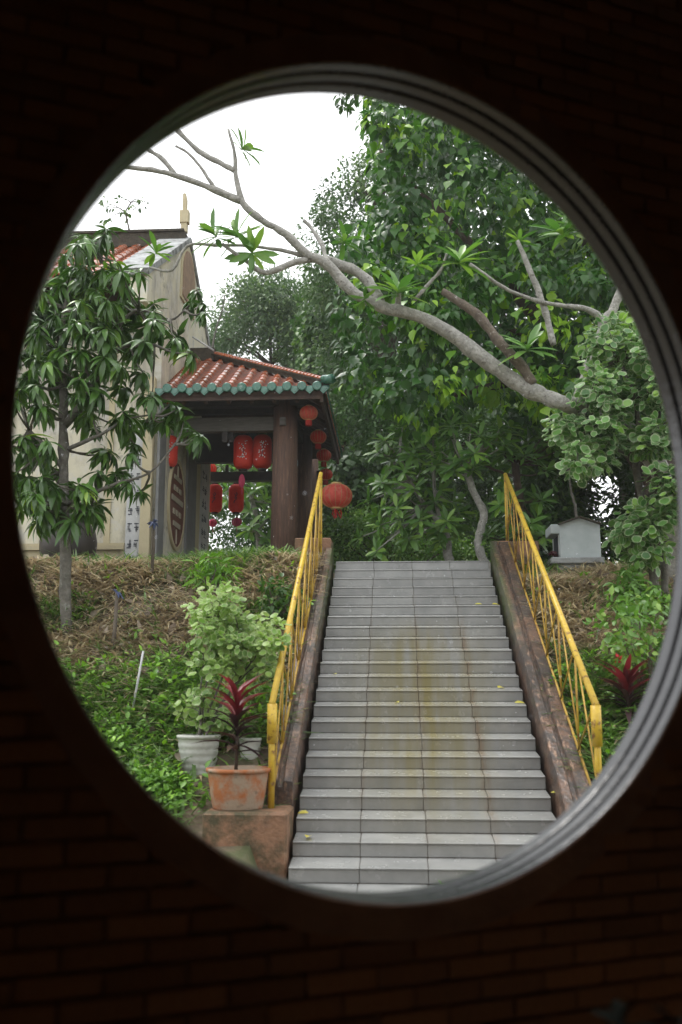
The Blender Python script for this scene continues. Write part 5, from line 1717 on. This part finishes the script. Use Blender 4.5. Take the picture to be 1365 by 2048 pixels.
# ------------------------------------------------------------------ low shrubs on the banks
def shrub(label, poly, Y0, Y1, n, per, rad, size, mat, base_px, tmpl=T_OVAL, name='low_shrub', flowers=None, group=None):
    Yc = (Y0 + Y1) / 2
    b = at(base_px[0], base_px[1], Yc)
    b[2] = float(ground_z(b[0], Yc))
    o = empty(name, b, 0, label, 'shrub', group)
    bl = poly_blobs(poly, n, Y0, Y1)
    gz = ground_z(bl[:, 0], bl[:, 1])
    bl[:, 2] = np.maximum(bl[:, 2], gz + .05)
    mb = MB()
    for q in bl[:: max(1, n // 14)]:
        pa_, ra_ = smooth_path([b + np.array([rng.normal(0, .06), rng.normal(0, .06), -.05]), (b + q) / 2 + np.array([0, 0, .05]), q], [.016, .011, .005], 3, .3)
        mb.tube(pa_, ra_, 5)
    shift(mb, b).build('stems', M['bark_brown'], o, True)
    pos, ax, nr, rn = cloud(bl, per, rad, .25, .45)
    leaf_mesh('leaves', tmpl, pos - b, ax, nr, rng.uniform(.7, 1.3, len(pos)) * size, M[mat], o, rnd=rn)
    if flowers:
        fp = np.array([at(x_, y_, Y0 - .03) for x_, y_ in flowers])
        p2, a2, n2, r2 = cloud(fp, 10, .035, .0, .5)
        leaf_mesh('flowers', T_OVAL, p2 - b, a2, n2, rng.uniform(.03, .05, len(p2)), M['flower_red'], o)
    return o
shrub('bright green bushy shrub beside the plinth at the stair foot', [(265, 1560), (300, 1550), (340, 1580), (370, 1620), (360, 1660), (320, 1670), (250, 1620)], 9.0, 9.5, 40, 60, .14, .06, 'leaf_weed', (370, 1640))
shrub('leafy green shrub with small red flowers beyond the right handrail', [(1200, 1250), (1240, 1190), (1290, 1180), (1350, 1200), (1400, 1240), (1400, 1400), (1320, 1400), (1240, 1330), (1190, 1290)], 10.4, 11.2, 44, 20, .24, .09, 'leaf_light', (1290, 1420), T_OVAL, flowers=[(1237, 1320)])
shrub('pale green sprouting shrub beside the variegated shrub stems', [(1255, 1160), (1275, 1140), (1300, 1180), (1290, 1220), (1240, 1215), (1235, 1190)], 11.9, 12.3, 18, 22, .14, .11, 'leaf_light', (1270, 1230))
shrub('broad leaved green clump on the crest in front of the pavilion', [(375, 1140), (400, 1120), (440, 1120), (470, 1150), (460, 1180), (400, 1175)], 12.9, 13.4, 14, 14, .13, .17, 'leaf_weed', (425, 1190), T_LANCE)
shrub('small leafy weed bush on the bank beside the left kerb', [(520, 1180), (560, 1160), (590, 1190), (580, 1230), (530, 1230)], 12.2, 12.7, 16, 24, .13, .08, 'leaf_wood', (555, 1240))

# ------------------------------------------------------------------ grass, straw, weeds and litter on the banks
def scatter(n, x0, x1, y0, y1, dens):
    out = np.zeros((0, 2))
    while len(out) < n:
        q = np.stack([rng.uniform(x0, x1, n), rng.uniform(y0, y1, n)], -1)
        keep = ((q[:, 0] < -1.25) | (q[:, 0] > 1.80)) & ~((q[:, 0] > -2.1) & (q[:, 0] < -1.2) & (q[:, 1] < 10.0) & ((q[:, 1] < 8.8) | (rng.random(n) > .13))) & (rng.random(n) < dens(q[:, 0], q[:, 1]))
        out = np.concatenate([out, q[keep]])
    out = out[:n]
    return np.stack([out[:, 0], out[:, 1], ground_z(out[:, 0], out[:, 1])], -1)
def patch(x, y, s, ph=0.0):
    return .5 + .25 * np.sin(x * s + ph + 1.5 * np.sin(y * s * .7 + ph)) + .25 * np.sin(y * s * 1.3 - ph + np.sin(x * s * .9))
def dry_d(x, y):
    hgt = np.clip((y - 10.6) / 1.4, 0.12, 1) * np.clip((15.5 - y) / .8, 0, 1)
    return hgt * np.clip(patch(x, y, 2.9, .4) * 1.9 - .4, .10, 1)
def green_d(x, y):
    low = np.clip((12.0 - y) / 1.2, 0, 1)
    return np.clip(low * (.35 + patch(x, y, 2.6, 2.1)) + .8 * (patch(x, y, 2.3, 5.0) > .80) + .06, 0, 1)
bx0, bx1 = -6.6, 6.0
def blades(name, n, dens, y0, y1, smin, smax, mat, lean, label):
    p = scatter(n, bx0, bx1, y0, y1, dens)
    th_ = rng.uniform(0, 2 * math.pi, n)
    ax = np.stack([np.cos(th_) * lean, np.sin(th_) * lean - .25, rng.uniform(.35, 1.3, n)], -1)
    nr = np.stack([-np.cos(th_), -np.sin(th_), np.full(n, .6)], -1)
    o = leaf_mesh(name, T_BLADE, p - np.array([0, 0, .02]), ax, nr, rng.uniform(smin, smax, n), M[mat], None, rng.uniform(.8, 1.7, n))
    return tag(o, label, 'grass', kind='stuff')
blades('dry_grass', 90000, dry_d, 9.5, 15.6, .14, .40, 'straw', 1.0, 'dry straw coloured grass covering the upper banks')
blades('green_grass', 46000, green_d, 7.6, 15.4, .12, .46, 'grass', .7, 'fresh green grass growing among the straw on the banks')
def crest_d(x, y):
    return np.exp(-((x + 2.5) / .55) ** 2) + .05 * (x < -1.3)
blades('crest_grass', 2200, crest_d, 13.5, 15.2, .18, .42, 'grass', .5, 'tall green grass along the crest in front of the pavilion')
# broad weeds
p = scatter(1300, bx0, bx1, 7.8, 14.2, green_d)
per = 14
d = rdirs(len(p) * per); d[:, 2] = np.abs(d[:, 2]) * .8 + .12
sz = np.repeat(rng.uniform(.08, .26, len(p)), per)
pos = np.repeat(p, per, 0) + d * sz[:, None]
o = leaf_mesh('weeds', T_OVAL, pos, unit(d * np.array([1, 1, .3]) + rng.normal(0, .35, d.shape)), unit(d * .4 + np.array([0, -.2, 1.0]) + rng.normal(0, .25, d.shape)), rng.uniform(.035, .10, len(pos)), M['leaf_weed'], None,
              rnd=np.clip(np.repeat(rng.random(len(p)), per) * .8 + rng.normal(.1, .12, len(pos)), 0, 1))
tag(o, 'broad leaved green weeds covering the lower banks', 'weeds', kind='stuff')
p = scatter(2600, bx0, bx1, 9.0, 14.4, lambda x, y: .15 + dry_d(x, y))
nrm = unit(rng.normal(0, .5, p.shape) + np.array([0, -.4, 1.0]))
o = leaf_mesh('leaf_litter', T_OVAL, p + np.array([0, 0, .05]), rdirs(len(p)) * np.array([1, 1, .5]), nrm, rng.uniform(.07, .2, len(p)), M['litter'], None)
tag(o, 'brown fallen leaves lying on the banks', 'leaf litter', kind='stuff')

# stakes and pipe on the left bank
def stake(name, label, a, b, Y, w, mat, rag=False, rag_n=0):
    p0, p1 = at(a[0], a[1], Y), at(b[0], b[1], Y)
    o = empty(name, p0, 0, label, 'stake' if name == 'stake' else 'pipe')
    d = p1 - p0
    MB().tube([(0, 0, -.12), tuple(d * .5 + np.array([.01, 0, 0])), tuple(d)], [w, w * .95, w * .85], 8).build('shaft', M[mat], o, True)
    if rag:
        mb = MB()
        for q in range(rag_n):
            v = rng.normal(0, 1, 3); v /= np.linalg.norm(v)
            mb.tube([tuple(d), tuple(d + v * .05), tuple(d + v * rng.uniform(.05, .12) + np.array([0, 0, -.03]))], [.018, .016, .006], 5)
        mb.build('rag', M['blue_rag'], o)
stake('stake', 'wooden stake with dark blue tip standing on the straw bank', (226, 1305), (234, 1185), 12.0, .026, 'stake', True, 4)
stake('stake', 'short wooden stake leaning next to the blue tipped one', (222, 1308), (232, 1225), 11.95, .022, 'stake')
stake('stake', 'thin stake topped with blue rag below the medallion wall', (304, 1140), (308, 1045), 13.6, .026, 'stake', True, 12)
stake('pipe', 'thin pale metal pipe leaning among the green weeds', (256, 1455), (287, 1302), 10.6, .014, 'pipe')

# fallen leaves on the treads
def fallen(px, py, i, s, label):
    Y = STY + (i - 1) * TREAD + .12
    c = at(px, py, Y)
    a = rng.uniform(0, 6.28)
    o = leaf_mesh('fallen_leaf', T_OVAL, np.zeros((1, 3)), np.array([[math.cos(a), math.sin(a) * .4, .08]]), np.array([[0, -.5, 1.0]]), np.array([s]), M['leaf_yellow'])
    o.location = (c[0], Y, i * RISE + .012 + TSLP * .4)
    tag(o, label, 'leaf', 'yellow leaves fallen on the stair treads')
fallen(1102, 1588, 4, .12, 'yellow fallen leaf at the tread end by the mossy kerb low on the stairs')
fallen(996, 1354, 10, .13, 'yellow fallen leaf on a middle tread toward the shrine side')
fallen(1030, 1405, 9, .11, 'yellow fallen leaf one tread below the one toward the shrine side')
fallen(797, 1404, 9, .09, 'yellow fallen leaf near the centre of the stairs')
fallen(672, 1322, 11, .09, 'greenish fallen leaf close to the pavilion side kerb halfway up')
fallen(617, 1618, 3, .10, 'yellow fallen leaf by the pavilion side kerb low on the stairs')
fallen(620, 1672, 2, .12, 'pale fallen leaf on the second tread from the bottom')
fallen(950, 1208, 17, .10, 'yellow fallen leaf on an upper tread')
fallen(985, 1209, 17, .10, 'yellow fallen leaf on an upper tread next to the mossy kerb')
# green sprig on the lowest visible riser
b = at(905, 1752, 8.44)
o = empty('sprig', b, 0, 'fresh green weed sprig at the foot of the stairs', 'plant')
P, A, Nn = rosettes([(-.08, 0, 0), (0, 0, .0), (.09, 0, .01), (.16, 0, 0)], [(0, -.2, 1)] * 4, 7, (0, 1.0), .2, 0)
leaf_mesh('leaves', T_OVAL, P, A, Nn, rng.uniform(.05, .09, len(P)), M['leaf_weed'], o)
o.location.z = .02

# flowering pot plant standing in the dark room, and a pale rod on the pavilion roof
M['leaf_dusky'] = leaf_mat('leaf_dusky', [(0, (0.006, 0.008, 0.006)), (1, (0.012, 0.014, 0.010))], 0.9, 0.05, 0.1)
fp0 = at(1325, 2010, 2.15)
fpot = empty('flower_pot', (fp0[0], 2.15, -.003), 0, 'dark flowering plant in a pot inside the room at the lower corner', 'plant')
MB().lathe(pot_prof(.10, .15, .3), 24).build('pot', M['jar'], fpot, True)
hz0 = fp0[2]
mb = MB()
tps = []
for q in range(9):
    a = q * 2.4
    e = np.array([.09 * math.cos(a), .09 * math.sin(a), hz0 - .02 - .012 * q])
    mb.tube([(0, 0, .24), tuple(e * np.array([.4, .4, .6])), tuple(e)], [.006, .005, .003], 5)
    tps.append(e)
mb.build('stems', M['bark_dark'], fpot, True)
P, A, Nn = rosettes(tps, [(0, 0, 1)] * len(tps), 8, (-.3, .9), .2, .1)
leaf_mesh('leaves', T_OVAL, P, A, Nn, rng.uniform(.05, .09, len(P)), M['leaf_dusky'], fpot)
P, A, Nn = rosettes([(.06, -.02, hz0 + .0)], [(0, -.5, 1)], 12, (0, 1.0), .1, 0)
leaf_mesh('blossom', T_OVAL, P, A, Nn, np.full(len(P), .022), M['leaf_red'], fpot)
ra0, ra1 = at(386, 674, 18.3), at(428, 701, 18.0)
o = MB().tube([(0, 0, 0), tuple(ra1 - ra0)], .018, 8).build('rod', M['pipe'], None, True)
o.location = ra0
tag(o, 'thin pale rod leaning from the temple gable onto the pavilion ridge', 'rod')

# falling rain drops caught in the air
n = 420
px_ = np.stack([rng.uniform(40, 1330, n), rng.uniform(200, 1500, n)], -1)
dp = at_many(px_, rng.uniform(3.6, 13.0, n))
ov = np.array([(1, 0, 0), (0, 1, 0), (-1, 0, 0), (0, -1, 0), (0, 0, 1.6), (0, 0, -1.6)]) * .0022
of = [(0, 1, 4), (1, 2, 4), (2, 3, 4), (3, 0, 4), (1, 0, 5), (2, 1, 5), (3, 2, 5), (0, 3, 5)]
mb = MB()
for q in range(n):
    mb.add(dp[q] + ov * rng.uniform(.6, 1.5), of)
M['rain'] = leaf_mat('rain', [(0, (.8, .82, .85)), (1, (.8, .82, .85))], .1, .5)
tag(mb.build('rain', M['rain']), 'sparse rain drops falling in front of the pavilion and trees', 'rain', kind='stuff')

# ================================================================== rain haze
hz = MB().b2((-60, -12, -2.5), (60, 75, 22)).build('haze')
m, nt, out = new_mat('haze')
pv = N(nt, 'ShaderNodeVolumePrincipled')
pv.inputs['Color'].default_value = (0.93, 0.96, 1.0, 1)
pv.inputs['Density'].default_value = 0.0010
nt.links.new(pv.outputs[0], out.inputs['Volume'])
hz.data.materials.append(m)
tag(hz, 'thin rain haze over the whole scene', 'haze', kind='stuff')
